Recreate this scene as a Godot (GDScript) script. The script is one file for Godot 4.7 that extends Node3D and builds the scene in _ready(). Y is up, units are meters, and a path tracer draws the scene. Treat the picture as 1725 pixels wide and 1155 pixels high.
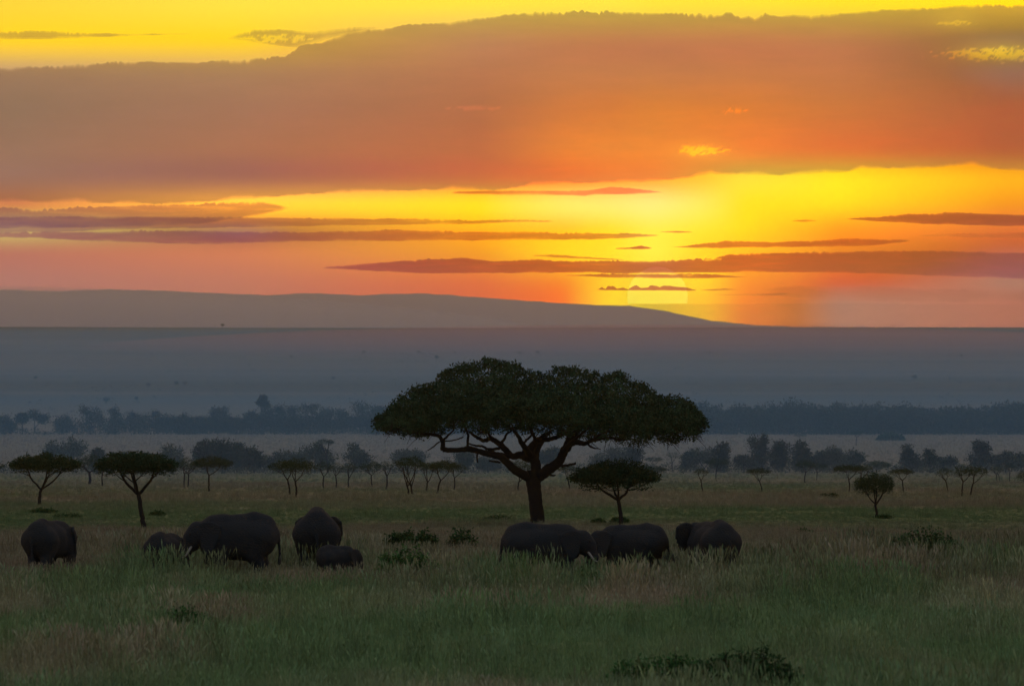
extends Node3D
# Dusk over a savanna: a far telephoto view. The camera stands at the origin and looks along -z; x is right, y up, metres.

const EYE := 5.4            # height of the camera above the near plain
const LENS := 11019.0       # focal length in units of the picture's grid (1725 x 1155)
const LEVEL := 771.0        # the grid row that lies level with the eye

var rng := RandomNumberGenerator.new()
var noise := FastNoiseLite.new()
var ridged := FastNoiseLite.new()
var used := {}
var M := {}

func at(px: float, py: float, d: float) -> Vector3:
	return Vector3((px - 862.5) / LENS * d, EYE + (LEVEL - py) / LENS * d, -d)

func numbered(called: String) -> String:
	used[called] = used.get(called, -1) + 1
	return called if used[called] == 0 else "%s_%03d" % [called, used[called]]

func tag(o: Node, label: String, category := "", group := "", kind := "") -> Node:
	if label: o.set_meta("label", label)
	if category: o.set_meta("category", category)
	if group: o.set_meta("group", group)
	if kind: o.set_meta("kind", kind)
	return o

func thing(called: String, where: Vector3, turn: float, label: String, category: String, group := "") -> Node3D:
	var o := Node3D.new()
	o.name = numbered(called)
	add_child(o, true)
	o.position = where
	o.rotation.y = turn
	tag(o, label, category, group)
	return o

func part(called: String, mesh: Mesh, m: Material, parent: Node) -> MeshInstance3D:
	var o := MeshInstance3D.new()
	o.name = called
	o.mesh = mesh
	o.material_override = m
	parent.add_child(o, true)
	return o

func array_mesh(v: PackedVector3Array, ix := PackedInt32Array(), n := PackedVector3Array(), c := PackedColorArray(), uv := PackedVector2Array()) -> ArrayMesh:
	var a := []
	a.resize(Mesh.ARRAY_MAX)
	a[Mesh.ARRAY_VERTEX] = v
	if ix.size(): a[Mesh.ARRAY_INDEX] = ix
	if n.size(): a[Mesh.ARRAY_NORMAL] = n
	if c.size(): a[Mesh.ARRAY_COLOR] = c
	if uv.size(): a[Mesh.ARRAY_TEX_UV] = uv
	var m := ArrayMesh.new()
	m.add_surface_from_arrays(Mesh.PRIMITIVE_TRIANGLES, a, [], {}, 0)
	return m

func lin(r: float, g: float, b: float) -> Color:
	return Color(r, g, b).linear_to_srgb()

func matte(r: float, g: float, b: float, rough := 0.9, tinted := false) -> StandardMaterial3D:
	var m := StandardMaterial3D.new()
	m.albedo_color = lin(r, g, b)
	m.roughness = rough
	m.metallic_specular = 0.2
	m.vertex_color_use_as_albedo = tinted
	m.cull_mode = BaseMaterial3D.CULL_DISABLED
	return m

func on_line(pts: Array, x: float) -> float:      # height of a polyline at x
	if x <= pts[0][0]: return pts[0][1]
	for i in range(1, pts.size()):
		if x <= pts[i][0]:
			var t: float = (x - pts[i - 1][0]) / (pts[i][0] - pts[i - 1][0])
			return lerpf(pts[i - 1][1], pts[i][1], t)
	return pts[-1][1]

# ---------------------------------------------------------------- sky

const SKY_X := [-3000.0, -700.0, 30.0, 410.0, 810.0, 950.0, 1030.0, 1100.0, 1185.0, 1250.0, 1410.0, 1690.0, 2500.0, 5000.0]
const SKY_Y := [545.0, 502.0, 477.0, 420.0, 384.0, 345.0, 300.0, 255.0, 180.0, 125.0, 75.0, 8.0, -90.0, -500.0]
# colours of the clear air and of the glow behind the cloud deck, sRGB of 0..255 times gain
const SKY_C := [
	[[187, 128, 118], [192, 127, 123], [194, 126, 126], [214, 124, 112], [254, 100, 67], [305, 109, 15], [320, 279, 15], [268, 240, 47], [304, 240, 15], [280, 136, 15], [47, 15, 16], [134, 17, 29], [147, 70, 63], [163, 103, 89]],
	[[187, 128, 118], [192, 127, 123], [194, 126, 126], [214, 124, 112], [254, 100, 67], [305, 109, 15], [320, 279, 15], [268, 240, 47], [304, 240, 15], [280, 136, 15], [47, 15, 16], [134, 17, 29], [147, 70, 63], [163, 103, 89]],
	[[187, 128, 118], [192, 127, 123], [194, 126, 126], [214, 124, 112], [254, 100, 67], [285, 132, 15], [299, 256, 15], [268, 240, 47], [296, 261, 15], [276, 148, 15], [224, 28, 41], [76, 15, 15], [113, 70, 60], [149, 103, 88]],
	[[189, 123, 109], [195, 117, 108], [199, 113, 107], [236, 130, 95], [269, 173, 15], [307, 259, 15], [307, 260, 41], [307, 286, 82], [307, 244, 27], [307, 219, 15], [234, 135, 19], [178, 46, 28], [179, 78, 62], [179, 106, 89]],
	[[199, 178, 116], [212, 207, 120], [219, 222, 122], [15, 15, 69], [307, 194, 15], [307, 209, 15], [307, 248, 15], [307, 264, 80], [307, 262, 53], [307, 252, 15], [307, 158, 15], [236, 108, 61], [223, 114, 77], [204, 122, 94]],
	[[204, 123, 96], [221, 117, 82], [230, 114, 73], [394, 263, 62], [307, 269, 15], [307, 281, 125], [307, 275, 139], [307, 276, 155], [307, 266, 110], [307, 251, 15], [307, 251, 15], [264, 154, 15], [246, 148, 60], [218, 140, 88]],
	[[177, 131, 126], [175, 133, 137], [173, 133, 143], [161, 62, 127], [286, 80, 68], [347, 104, 15], [374, 147, 15], [378, 164, 15], [325, 214, 51], [259, 253, 69], [264, 263, 29], [279, 200, 15], [259, 186, 60], [226, 162, 88]],
	[[178, 133, 120], [177, 135, 127], [176, 137, 131], [218, 129, 111], [259, 108, 72], [351, 169, 15], [362, 182, 15], [358, 182, 15], [366, 174, 15], [373, 166, 15], [337, 121, 15], [226, 22, 22], [215, 71, 61], [200, 104, 88]],
	[[168, 131, 117], [158, 132, 121], [152, 133, 124], [202, 138, 124], [223, 114, 85], [286, 142, 60], [300, 145, 39], [319, 162, 17], [314, 156, 15], [314, 153, 15], [274, 136, 50], [216, 56, 43], [208, 82, 68], [195, 108, 91]],
	[[184, 140, 117], [188, 147, 123], [190, 151, 126], [216, 161, 124], [240, 138, 101], [263, 151, 94], [263, 151, 92], [264, 151, 89], [260, 145, 86], [272, 149, 83], [265, 142, 85], [102, 15, 15], [127, 70, 60], [154, 103, 88]],
	[[233, 182, 84], [266, 213, 54], [283, 228, 15], [275, 225, 15], [254, 165, 121], [253, 144, 103], [262, 141, 102], [252, 134, 102], [264, 140, 101], [265, 137, 100], [252, 139, 98], [15, 15, 26], [96, 70, 62], [143, 103, 88]],
	[[224, 181, 92], [252, 212, 74], [266, 227, 61], [265, 241, 74], [270, 246, 66], [268, 247, 70], [269, 250, 71], [268, 247, 62], [266, 245, 59], [264, 246, 56], [267, 244, 39], [312, 250, 15], [286, 227, 60], [243, 189, 88]],
	[[222, 180, 92], [250, 210, 74], [264, 225, 61], [263, 239, 74], [268, 244, 66], [266, 245, 69], [267, 248, 70], [266, 245, 62], [263, 243, 58], [261, 243, 55], [264, 242, 39], [309, 247, 15], [283, 225, 60], [242, 188, 88]],
	[[210, 169, 90], [230, 193, 71], [241, 205, 56], [239, 218, 67], [244, 223, 60], [242, 223, 63], [243, 226, 64], [242, 223, 56], [240, 222, 53], [238, 222, 50], [241, 221, 35], [282, 225, 14], [261, 207, 59], [227, 176, 87]],
]
var sky_lin := []

func sky_table(px: float, py: float) -> Vector3:
	var i := 0
	while i < SKY_X.size() - 2 and px > SKY_X[i + 1]: i += 1
	var j := 0
	while j < SKY_Y.size() - 2 and py < SKY_Y[j + 1]: j += 1
	var u: float = clampf((px - SKY_X[i]) / (SKY_X[i + 1] - SKY_X[i]), 0, 1)
	var v: float = clampf((py - SKY_Y[j]) / (SKY_Y[j + 1] - SKY_Y[j]), 0, 1)
	var a: Vector3 = sky_lin[j][i].lerp(sky_lin[j][i + 1], u)
	var b: Vector3 = sky_lin[j + 1][i].lerp(sky_lin[j + 1][i + 1], u)
	return a.lerp(b, v)

func dome(az: float, el: float) -> Vector3:
	var h := 0.5 + 0.5 * cos(az)                       # 1 towards the sun
	var up := clampf(el / (PI / 2), 0, 1)
	var low := Vector3(0.36, 0.33, 0.38).lerp(Vector3(1.1, 0.56, 0.3), pow(h, 2.0))
	var high := Vector3(0.22, 0.275, 0.35)
	return low.lerp(high, pow(up, 0.35 + 0.3 * h * h))

func sky_at(az: float, el: float) -> Vector3:
	var c := dome(az, el)
	if absf(az) < 1.0 and el < 1.0:
		var w := 1.0 - smoothstep(0.06, 0.6, sqrt(az * az * 0.55 + el * el * 1.6))
		if w > 0.0:
			var px := 862.5 + LENS * az
			var py := LEVEL - LENS * maxf(el, 0.0)
			c = c.lerp(sky_table(px, py), w)
			for g in [[1182.0, 254.0, 40.0, 8.0, 0.9], [1690.0, 91.0, 80.0, 10.0, 1.3], [1612.0, 38.0, 36.0, 7.0, 0.5]]:      # bright sky behind the rifts in the deck
				c += Vector3(1.0, 0.68, 0.02) * g[4] * exp(-pow((px - g[0]) / g[2], 2.0) - pow((py - g[1]) / g[3], 2.0))
	return c

func make_sky() -> Sky:
	for row in SKY_C:
		var r := []
		for c in row:
			r.append(Vector3(pow(c[0] / 255.0, 2.2), pow(c[1] / 255.0, 2.2), pow(c[2] / 255.0, 2.2)))
		sky_lin.append(r)
	var im := Image.create(512, 256, false, Image.FORMAT_RGBF)
	for y in 256:
		var el := PI * (0.5 - (y + 0.5) / 256.0)
		for x in 512:
			var az := wrapf(TAU * (x + 0.5) / 512.0, -PI, PI)    # a panorama's edge lies at -z
			var c := sky_at(az, maxf(el, 0.0))
			im.set_pixel(x, y, Color(c.x, c.y, c.z))
	im.resize(4096, 2048, Image.INTERPOLATE_BILINEAR)
	for y in range(840, 1026):
		var el := PI * (0.5 - (y + 0.5) / 2048.0)
		for k in range(-200, 201):
			var x := posmod(k, 4096)
			var az := wrapf(TAU * (x + 0.5) / 4096.0, -PI, PI)
			var c := sky_at(az, maxf(el, 0.0))
			im.set_pixel(x, y, Color(c.x, c.y, c.z))
	var p := PanoramaSkyMaterial.new()
	p.panorama = ImageTexture.create_from_image(im)
	var s := Sky.new()
	s.sky_material = p
	return s

func place_camera_and_light() -> void:
	var cam := Camera3D.new()
	cam.name = "camera"
	cam.position = Vector3(0, EYE, 0)
	cam.rotation.x = atan((LEVEL - 577.5) / LENS)
	cam.near = 1.0
	cam.far = 200000.0
	cam.fov = rad_to_deg(2.0 * atan(577.5 / LENS))
	var glass := CameraAttributesPhysical.new()      # a long lens, focused on the big tree
	glass.frustum_focal_length = 24.0 / (2.0 * 577.5 / LENS)
	glass.frustum_far = 200000.0
	glass.frustum_near = 1.0
	glass.frustum_focus_distance = 560.0
	glass.exposure_aperture = 4.5
	cam.attributes = glass
	add_child(cam)
	cam.current = true
	var we := WorldEnvironment.new()
	we.name = "environment"
	var e := Environment.new()
	e.background_mode = Environment.BG_SKY
	e.sky = make_sky()
	e.tonemap_mode = Environment.TONE_MAPPER_LINEAR
	e.tonemap_exposure = 1.0
	e.sdfgi_enabled = true
	e.ssao_enabled = true
	e.ssil_enabled = true
	e.volumetric_fog_enabled = true
	e.volumetric_fog_density = 0.00003
	e.volumetric_fog_anisotropy = 0.93
	e.volumetric_fog_albedo = lin(0.95, 0.78, 0.58)
	we.environment = e
	add_child(we)
	var sun := DirectionalLight3D.new()
	sun.name = "low_sun"
	sun.light_energy = 0.04
	sun.light_color = Color(1.0, 0.62, 0.32)
	sun.light_angular_distance = 0.53
	sun.shadow_enabled = true
	add_child(sun)
	sun.look_at_from_position(Vector3.ZERO, -(at(1108, 602, 1000.0) - Vector3(0, EYE, 0)), Vector3.UP)

# ---------------------------------------------------------------- land

const LAND := [[-2000.0, 0.0], [1000.0, 0.0], [1600.0, 1.65], [2100.0, 7.0], [2600.0, 14.8], [3500.0, 31.0], [4500.0, 55.0], [6000.0, 96.0], [7000.0, 124.0], [8000.0, 153.0], [9000.0, 185.0], [9400.0, 190.0], [10500.0, 120.0], [13000.0, 70.0], [40000.0, 60.0]]

func ground(x: float, d: float) -> float:
	var h := on_line(LAND, d)
	var far := smoothstep(1500.0, 7000.0, d)
	return h + noise.get_noise_2d(x * 0.02 + 900.0, d * 0.02) * 3.2 * far + noise.get_noise_2d(x * 0.11, d * 0.06 + 300.0) * 0.25 * (1.0 - far)

func grass_tone(x: float, d: float) -> Color:          # real patches of greener and drier grass, linear base colours
	var py := LEVEL - LENS * (on_line(LAND, d) - EYE) / maxf(d, 20.0)
	var near := smoothstep(620.0, 260.0, d)
	var green := 0.48 + 0.9 * noise.get_noise_2d(x * 0.6 + 70.0, d * 0.22) + near * 1.5 * noise.get_noise_2d(x * 3.4 + 20.0, d * 0.8)
	green += 0.75 * exp(-pow((d - 590.0 + 70.0 * noise.get_noise_2d(x * 0.5, 11.0)) / 85.0, 2.0))      # the damp green strip behind the herd
	green -= 0.45 * exp(-pow((d - 400.0) / 70.0, 2.0)) + 0.45 * exp(-pow((d - 900.0) / 210.0, 2.0))
	green += 0.35 * smoothstep(260.0, 150.0, d)
	green = clampf(green, 0.0, 1.0)
	var dry := Color(0.205, 0.172, 0.112).lerp(Color(0.205, 0.21, 0.122), clampf(0.5 + 0.7 * noise.get_noise_2d(x * 0.9 - 40.0, d * 0.3) + near * 1.3 * noise.get_noise_2d(x * 4.2 - 90.0, d * 1.1), 0.0, 1.0))
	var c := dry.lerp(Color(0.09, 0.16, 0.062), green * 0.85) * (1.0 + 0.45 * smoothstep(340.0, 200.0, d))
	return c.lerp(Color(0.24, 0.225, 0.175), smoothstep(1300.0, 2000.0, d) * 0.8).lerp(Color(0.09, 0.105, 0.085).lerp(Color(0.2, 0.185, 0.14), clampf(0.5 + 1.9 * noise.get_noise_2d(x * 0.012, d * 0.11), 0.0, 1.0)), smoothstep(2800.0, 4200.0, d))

func build_land() -> void:
	var rows := PackedFloat32Array([-2000.0, -300.0, 0.0, 40.0])
	var d := 80.0
	while d < 14000.0:
		rows.append(d)
		d *= 1.027
	rows.append_array(PackedFloat32Array([16000.0, 20000.0]))
	var cols := 96
	var v := PackedVector3Array()
	var c := PackedColorArray()
	var ix := PackedInt32Array()
	for r in rows:
		for k in cols + 1:
			var u := (k / float(cols)) * 2.0 - 1.0
			var x := (0.11 * u + 0.9 * pow(u, 5.0)) * maxf(absf(r), 400.0)
			v.append(Vector3(x, ground(x, r), -r))
			c.append(grass_tone(x, r))
	for j in rows.size() - 1:
		for k in cols:
			var a := j * (cols + 1) + k
			var b := a + cols + 1
			ix.append_array(PackedInt32Array([a, b, a + 1, a + 1, b, b + 1]))
	var st := SurfaceTool.new()
	st.create_from_arrays(array_mesh(v, ix, PackedVector3Array(), c).surface_get_arrays(0))
	st.generate_normals()
	var m := matte(1, 1, 1, 0.95, true)
	var nt := NoiseTexture2D.new()
	var fine := FastNoiseLite.new()
	fine.seed = 4
	fine.frequency = 0.03
	fine.fractal_octaves = 5
	nt.noise = fine
	nt.width = 512
	nt.height = 512
	nt.seamless = true
	var ramp := Gradient.new()
	ramp.set_color(0, Color(0.72, 0.72, 0.72))
	ramp.set_color(1, Color(1, 1, 1))
	nt.color_ramp = ramp
	m.albedo_texture = nt
	m.uv1_triplanar = true
	m.uv1_world_triplanar = true
	m.uv1_scale = Vector3(0.021, 0.021, 0.0043)
	tag(part("ground", st.commit(), m, self), "wide grassy plain rising to a far ridge", "", "", "structure")

func ridge(called: String, label: String, line: Array, dist: float, foot: float, deep: float, m: Material, rough: float, step: float) -> void:
	# a range of hills: a crest line with real slopes to both sides
	var v := PackedVector3Array()
	var ix := PackedInt32Array()
	var rows := [[-1.0, 0.0], [-0.72, 0.16], [-0.45, 0.45], [-0.22, 0.78], [-0.07, 0.96], [0.0, 1.0], [0.15, 0.93], [0.5, 0.5], [1.0, 0.0]]
	var x: float = line[0][0]
	var n := 0
	while x <= line[-1][0]:
		var crest := on_line(line, x) + noise.get_noise_2d(x * 1.1, dist) * rough + noise.get_noise_2d(x * 6.0, dist + 77.0) * rough * 0.5
		for r in rows:
			var p := at(x, crest, dist + r[0] * deep)
			var top := EYE + (LEVEL - crest) / LENS * dist
			var gully: float = noise.get_noise_2d(x * 0.7 + r[0] * 40.0, r[0] * 90.0 + dist) * 0.045 * sin(PI * clampf(r[1], 0, 1)) * (1.0 if r[0] < 0 else 0.3)
			p.y = lerpf(foot, top, clampf(r[1] + gully, 0, 1.05))
			p.x = (x - 862.5) / LENS * dist + gully * 300.0
			v.append(p)
		n += 1
		x += step
	var w := rows.size()
	for i in n - 1:
		for j in w - 1:
			var a := i * w + j
			ix.append_array(PackedInt32Array([a, a + 1, a + w, a + w, a + 1, a + w + 1]))
	var st := SurfaceTool.new()
	st.create_from_arrays(array_mesh(v, ix).surface_get_arrays(0))
	st.generate_normals()
	tag(part(called, st.commit(), m, self), label, "", "", "structure")

func build_hills() -> void:
	var hm := matte(0.4, 0.34, 0.37, 0.95)
	ridge("hills", "long dark hill range sloping down to the right under the sun", [[-5000.0, 470.0], [-2500.0, 478.0], [-700.0, 482.0], [0.0, 488.0], [90.0, 490.0], [180.0, 487.0], [250.0, 489.0], [330.0, 492.0], [450.0, 497.0], [500.0, 494.0], [540.0, 494.0], [600.0, 497.0], [700.0, 493.5], [760.0, 497.0], [840.0, 503.0], [920.0, 509.0], [1000.0, 513.0], [1060.0, 515.0], [1110.0, 522.0], [1150.0, 530.0], [1200.0, 540.0], [1260.0, 546.0], [1320.0, 549.5], [1400.0, 553.0], [1600.0, 560.0]], 16000.0, 80.0, 2600.0, hm, 1.2, 6.0)

func haze(called: String, near: float, far: float, low: float, high: float, wide: float, color: Color, density: float, label: String, x := 0.0, round := false, tilt := 0.0) -> void:
	var f := FogVolume.new()
	f.name = called
	f.shape = RenderingServer.FOG_VOLUME_SHAPE_ELLIPSOID if round else RenderingServer.FOG_VOLUME_SHAPE_BOX
	f.size = Vector3(wide, high - low, far - near)
	f.rotation.x = tilt
	f.position = Vector3(x, (high + low) / 2.0, -(near + far) / 2.0)
	var m := FogMaterial.new()
	m.albedo = color
	m.density = density
	f.material = m
	add_child(f)
	tag(f, label, "", "", "stuff")

# ---------------------------------------------------------------- clouds and sun

func cloud(label: String, top: Array, bottom: Array, dist: float, tint: Vector3, rough := 1.5, fade := 3.0, gaps := [], step := 3.0, veil := false) -> void:
	var x0: float = maxf(top[0][0], bottom[0][0])
	var x1: float = minf(top[-1][0], bottom[-1][0])
	var n := int(maxf(8.0, (x1 - x0) / step))
	var tall := 0.0
	for i in n + 1:
		var x := lerpf(x0, x1, i / float(n))
		tall = maxf(tall, on_line(bottom, x) - on_line(top, x))
	var rows := int(clampf(tall / 2.6, 6.0, 110.0))
	var v := PackedVector3Array()
	var c := PackedColorArray()
	var ix := PackedInt32Array()
	var w := rows + 1
	var half := tint
	for side in 2:
		for i in n + 1:
			var x := lerpf(x0, x1, i / float(n))
			var a := on_line(top, x)
			var b := on_line(bottom, x)
			var swell := clampf((b - a) / 8.0, 0.15, 1.0)
			var wild := maxf(0.12, 0.75 + 1.7 * noise.get_noise_2d(x * 0.33, dist * 0.02 + 700.0))       # some stretches of the edge boil, others lie smooth
			var puff: float = sqrt(absf(ridged.get_noise_2d(x * 3.2, dist * 0.01))) * 1.1 + sqrt(absf(ridged.get_noise_2d(x * 9.0, dist * 0.02 + 50.0))) * 0.7
			a -= (puff - 0.75) * rough * wild * swell * 2.6 + noise.get_noise_2d(x * 0.8, dist * 0.01) * rough * swell * 1.3
			b += (noise.get_noise_2d(x * 1.1, dist * 0.013 + 400.0) * 1.2 + noise.get_noise_2d(x * 5.0, dist * 0.03 + 90.0) * 0.6) * rough * swell * 0.7
			b = maxf(b, a + 0.3)
			for j in w:
				var t := j / float(rows)
				t = t * t * (3.0 - 2.0 * t)
				var y := lerpf(a, b, t)
				var bulge := sqrt(maxf(0.0, 1.0 - pow(2.0 * t - 1.0, 2.0))) * minf(b - a, 60.0) / LENS * dist * 1.2
				v.append(at(x, y, dist + (bulge if side else -bulge)))
				var edge := minf(y - a, (b - y) * 0.8)
				var soft := fade * (1.15 + 1.5 * clampf(noise.get_noise_2d(x * 0.5 + 90.0, dist * 0.01), -0.4, 1.0))
				var dens := smoothstep(0.0, soft, edge + 0.25 * fade) * smoothstep(0.0, fade * 5.0, minf(x - x0, x1 - x))
				dens *= 1.0 + (0.1 if veil else 0.22) * noise.get_noise_2d(x * 0.3, y * 1.6 + dist * 0.01) + (0.06 if veil else 0.45) * noise.get_noise_2d(x * 0.5, y * 9.0 + dist * 0.02)
				for g in gaps:
					var q := pow((x - g[0]) / g[2], 2.0) + pow((y - g[1]) / g[3], 2.0)
					if q < 3.0:
						q += 1.6 * noise.get_noise_2d(x * 2.2, y * 7.0) + 0.9 * noise.get_noise_2d(x * 5.5, y * 14.0)
						dens *= 1.0 - g[4] * (1.0 - smoothstep(0.35, 1.0, q))
				dens = clampf(dens, 0.0, 1.1)
				c.append(Color(1, 1, 1, 1.0 - pow(half.x, dens * 0.5)) if veil else Color(pow(half.x, dens), pow(half.y, dens), pow(half.z, dens)))
	for side in 2:
		var o := side * (n + 1) * w
		for i in n:
			for j in rows:
				var q := o + i * w + j
				if side: ix.append_array(PackedInt32Array([q, q + 1, q + w, q + w, q + 1, q + w + 1]))
				else: ix.append_array(PackedInt32Array([q, q + w, q + 1, q + 1, q + w, q + w + 1]))
	var st := SurfaceTool.new()
	st.create_from_arrays(array_mesh(v, ix, PackedVector3Array(), c).surface_get_arrays(0))
	st.generate_normals()
	var o := part(numbered("cloud"), st.commit(), M.veil if veil else M.cloud, self)
	tag(o, label, "cloud", "clouds banked across the sunset")

func build_clouds() -> void:
	var m := StandardMaterial3D.new()       # thin cloud lets the glow behind it through, reddened
	m.albedo_color = Color(1, 1, 1, 0)
	m.vertex_color_use_as_albedo = true
	m.refraction_enabled = true
	m.refraction_scale = 0.000002
	m.roughness = 0.0
	m.metallic_specular = 0.0
	M.cloud = m
	var veil := matte(0.5, 0.33, 0.2, 0.95, true)      # the thick deck: a veil that greys what is behind it
	veil.transparency = BaseMaterial3D.TRANSPARENCY_ALPHA
	M.veil = veil
	var warm := Vector3(0.5, 0.12, 0.5)
	var side := Vector3(0.52, 0.42, 0.95)
	cloud("huge grey orange cloud deck filling the upper sky", [[-2200.0, 190.0], [-700.0, 140.0], [0.0, 113.0], [120.0, 110.0], [200.0, 104.0], [260.0, 103.0], [350.0, 104.0], [420.0, 99.0], [480.0, 95.0], [497.0, 84.0], [505.0, 76.0], [540.0, 70.0], [580.0, 57.0], [640.0, 48.0], [700.0, 40.0], [760.0, 36.0], [820.0, 28.0], [900.0, 21.0], [1000.0, 19.0], [1100.0, 21.0], [1180.0, 23.0], [1212.0, 27.0], [1228.0, 17.0], [1245.0, 27.0], [1275.0, 29.0], [1290.0, 21.0], [1310.0, 26.0], [1400.0, 23.0], [1480.0, 17.0], [1560.0, 13.0], [1640.0, 7.0], [1725.0, 8.0], [2400.0, -20.0], [3600.0, 60.0]],
		[[-2200.0, 330.0], [-700.0, 345.0], [0.0, 340.0], [200.0, 342.0], [280.0, 344.0], [400.0, 336.0], [480.0, 330.0], [560.0, 325.0], [650.0, 322.0], [750.0, 319.0], [830.0, 321.0], [900.0, 312.0], [960.0, 308.0], [1100.0, 306.0], [1160.0, 299.0], [1200.0, 293.0], [1330.0, 295.0], [1430.0, 290.0], [1450.0, 283.0], [1500.0, 284.0], [1560.0, 283.0], [1640.0, 278.0], [1690.0, 286.0], [1725.0, 288.0], [2400.0, 300.0], [3600.0, 290.0]],
		46000.0, Vector3(0.38, 0.38, 0.38), 2.0, 5.0, [[1690.0, 91.0, 110.0, 12.0, 1.0], [1610.0, 38.0, 38.0, 4.0, 0.5], [1180.0, 253.0, 44.0, 9.0, 0.75], [795.0, 182.0, 45.0, 4.0, 0.45], [1240.0, 186.0, 24.0, 4.0, 0.5], [905.0, 316.0, 30.0, 5.0, 0.6]], 3.5, true)
	cloud("ragged wisp of cloud in the yellow notch at upper left", [[376.0, 66.0], [400.0, 55.0], [430.0, 50.0], [470.0, 49.0], [520.0, 53.0], [570.0, 47.0], [640.0, 44.0]], [[376.0, 66.5], [410.0, 68.0], [450.0, 74.0], [500.0, 80.0], [560.0, 66.0], [640.0, 50.0]], 45000.0, Vector3(0.5, 0.5, 0.5), 1.0, 7.0, [[470.0, 64.0, 60.0, 6.0, 0.8]], 2.0, true)
	cloud("thin flat cloud streak in the yellow at the top left edge", [[-200.0, 58.0], [0.0, 53.0], [60.0, 51.0], [110.0, 54.0], [200.0, 56.0], [330.0, 56.0]], [[-200.0, 62.0], [0.0, 66.0], [80.0, 66.0], [160.0, 62.0], [240.0, 59.5], [330.0, 56.6]], 45000.0, Vector3(0.5, 0.45, 0.9), 1.2, 4.0, [], 3.0, true)
	cloud("broad grey bank under the deck at the far left", [[-1500.0, 352.0], [-700.0, 350.0], [0.0, 348.0], [60.0, 353.0], [150.0, 348.0], [240.0, 344.0], [330.0, 343.0], [440.0, 340.0], [490.0, 349.0]], [[-1500.0, 404.0], [-700.0, 400.0], [0.0, 384.0], [150.0, 384.0], [250.0, 382.0], [330.0, 378.0], [430.0, 364.0], [490.0, 351.0]], 43000.0, side, 1.4, 4.0)
	cloud("long tapering streak left of the bright gap, upper one", [[-900.0, 368.0], [0.0, 364.0], [250.0, 365.0], [420.0, 366.0], [540.0, 367.0], [700.0, 368.0], [800.0, 371.0], [860.0, 369.0], [935.0, 372.0]], [[-900.0, 405.0], [0.0, 394.0], [150.0, 389.0], [280.0, 385.0], [500.0, 382.0], [650.0, 379.0], [760.0, 378.0], [850.0, 375.0], [935.0, 373.0]], 42000.0, Vector3(0.58, 0.4, 0.95), 1.0, 3.0)
	cloud("long tapering streak left of the bright gap, lower one", [[-300.0, 394.0], [60.0, 391.0], [300.0, 388.0], [500.0, 391.0], [620.0, 388.0], [700.0, 387.0], [800.0, 390.0], [900.0, 390.0], [950.0, 392.0], [1040.0, 393.0], [1075.0, 393.0], [1114.0, 396.0]], [[-300.0, 398.0], [60.0, 401.0], [200.0, 408.0], [350.0, 411.0], [500.0, 406.0], [650.0, 406.0], [800.0, 405.0], [900.0, 404.0], [1000.0, 403.0], [1060.0, 400.0], [1114.0, 397.0]], 41000.0, Vector3(0.57, 0.32, 0.9), 1.3, 3.0)
	cloud("small lens shaped cloud just under the deck above the brightest gap", [[760.0, 322.0], [860.0, 320.0], [940.0, 321.0], [990.0, 320.0], [1030.0, 314.0], [1070.0, 317.0], [1118.0, 323.0]], [[760.0, 326.0], [860.0, 328.0], [950.0, 328.0], [985.0, 330.0], [1000.0, 327.0], [1060.0, 326.5], [1118.0, 324.0]], 40500.0, Vector3(0.66, 0.36, 0.6), 0.8, 2.0)
	cloud("tiny dark sliver right of the long lower streak", [[1112.0, 390.0], [1140.0, 388.5], [1168.0, 390.5]], [[1112.0, 390.6], [1140.0, 392.0], [1168.0, 391.0]], 40500.0, warm, 0.5, 1.2)
	cloud("thin streak floating right above the sun", [[1128.0, 415.5], [1160.0, 414.0], [1180.0, 410.5], [1220.0, 406.0], [1300.0, 407.0], [1360.0, 405.0], [1440.0, 401.5], [1535.0, 404.0]], [[1128.0, 416.2], [1200.0, 418.0], [1260.0, 417.0], [1330.0, 416.0], [1400.0, 416.0], [1470.0, 414.0], [1535.0, 406.0]], 40000.0, Vector3(0.5, 0.16, 0.6), 1.2, 2.5)
	cloud("tiny puffed scrap of cloud above the sun", [[1036.0, 418.0], [1060.0, 416.5], [1080.0, 413.0], [1100.0, 417.5]], [[1036.0, 418.8], [1060.0, 419.5], [1080.0, 420.0], [1100.0, 418.5]], 40000.0, warm, 1.0, 1.5)
	cloud("flat cloud streak at the right edge, uppermost there", [[1425.0, 368.0], [1480.0, 365.0], [1540.0, 360.0], [1600.0, 357.0], [1660.0, 360.0], [1725.0, 362.0], [2400.0, 360.0]], [[1425.0, 369.0], [1500.0, 374.0], [1560.0, 378.0], [1640.0, 379.0], [1725.0, 381.0], [2400.0, 385.0]], 42000.0, Vector3(0.34, 0.13, 0.9), 1.2, 3.0)
	cloud("tiny sliver in the yellow gap left of the right hand streak", [[1333.0, 371.5], [1355.0, 369.5], [1379.0, 371.0]], [[1333.0, 372.2], [1355.0, 374.0], [1379.0, 372.0]], 41500.0, Vector3(0.65, 0.4, 0.9), 0.5, 1.5)
	cloud("faint thin streak at the right edge between two thicker ones", [[1540.0, 396.0], [1600.0, 393.0], [1650.0, 393.0], [1725.0, 391.0], [2300.0, 390.0]], [[1540.0, 397.0], [1620.0, 400.0], [1725.0, 402.0], [2300.0, 404.0]], 41500.0, Vector3(0.78, 0.66, 0.98), 1.2, 4.0)
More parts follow.
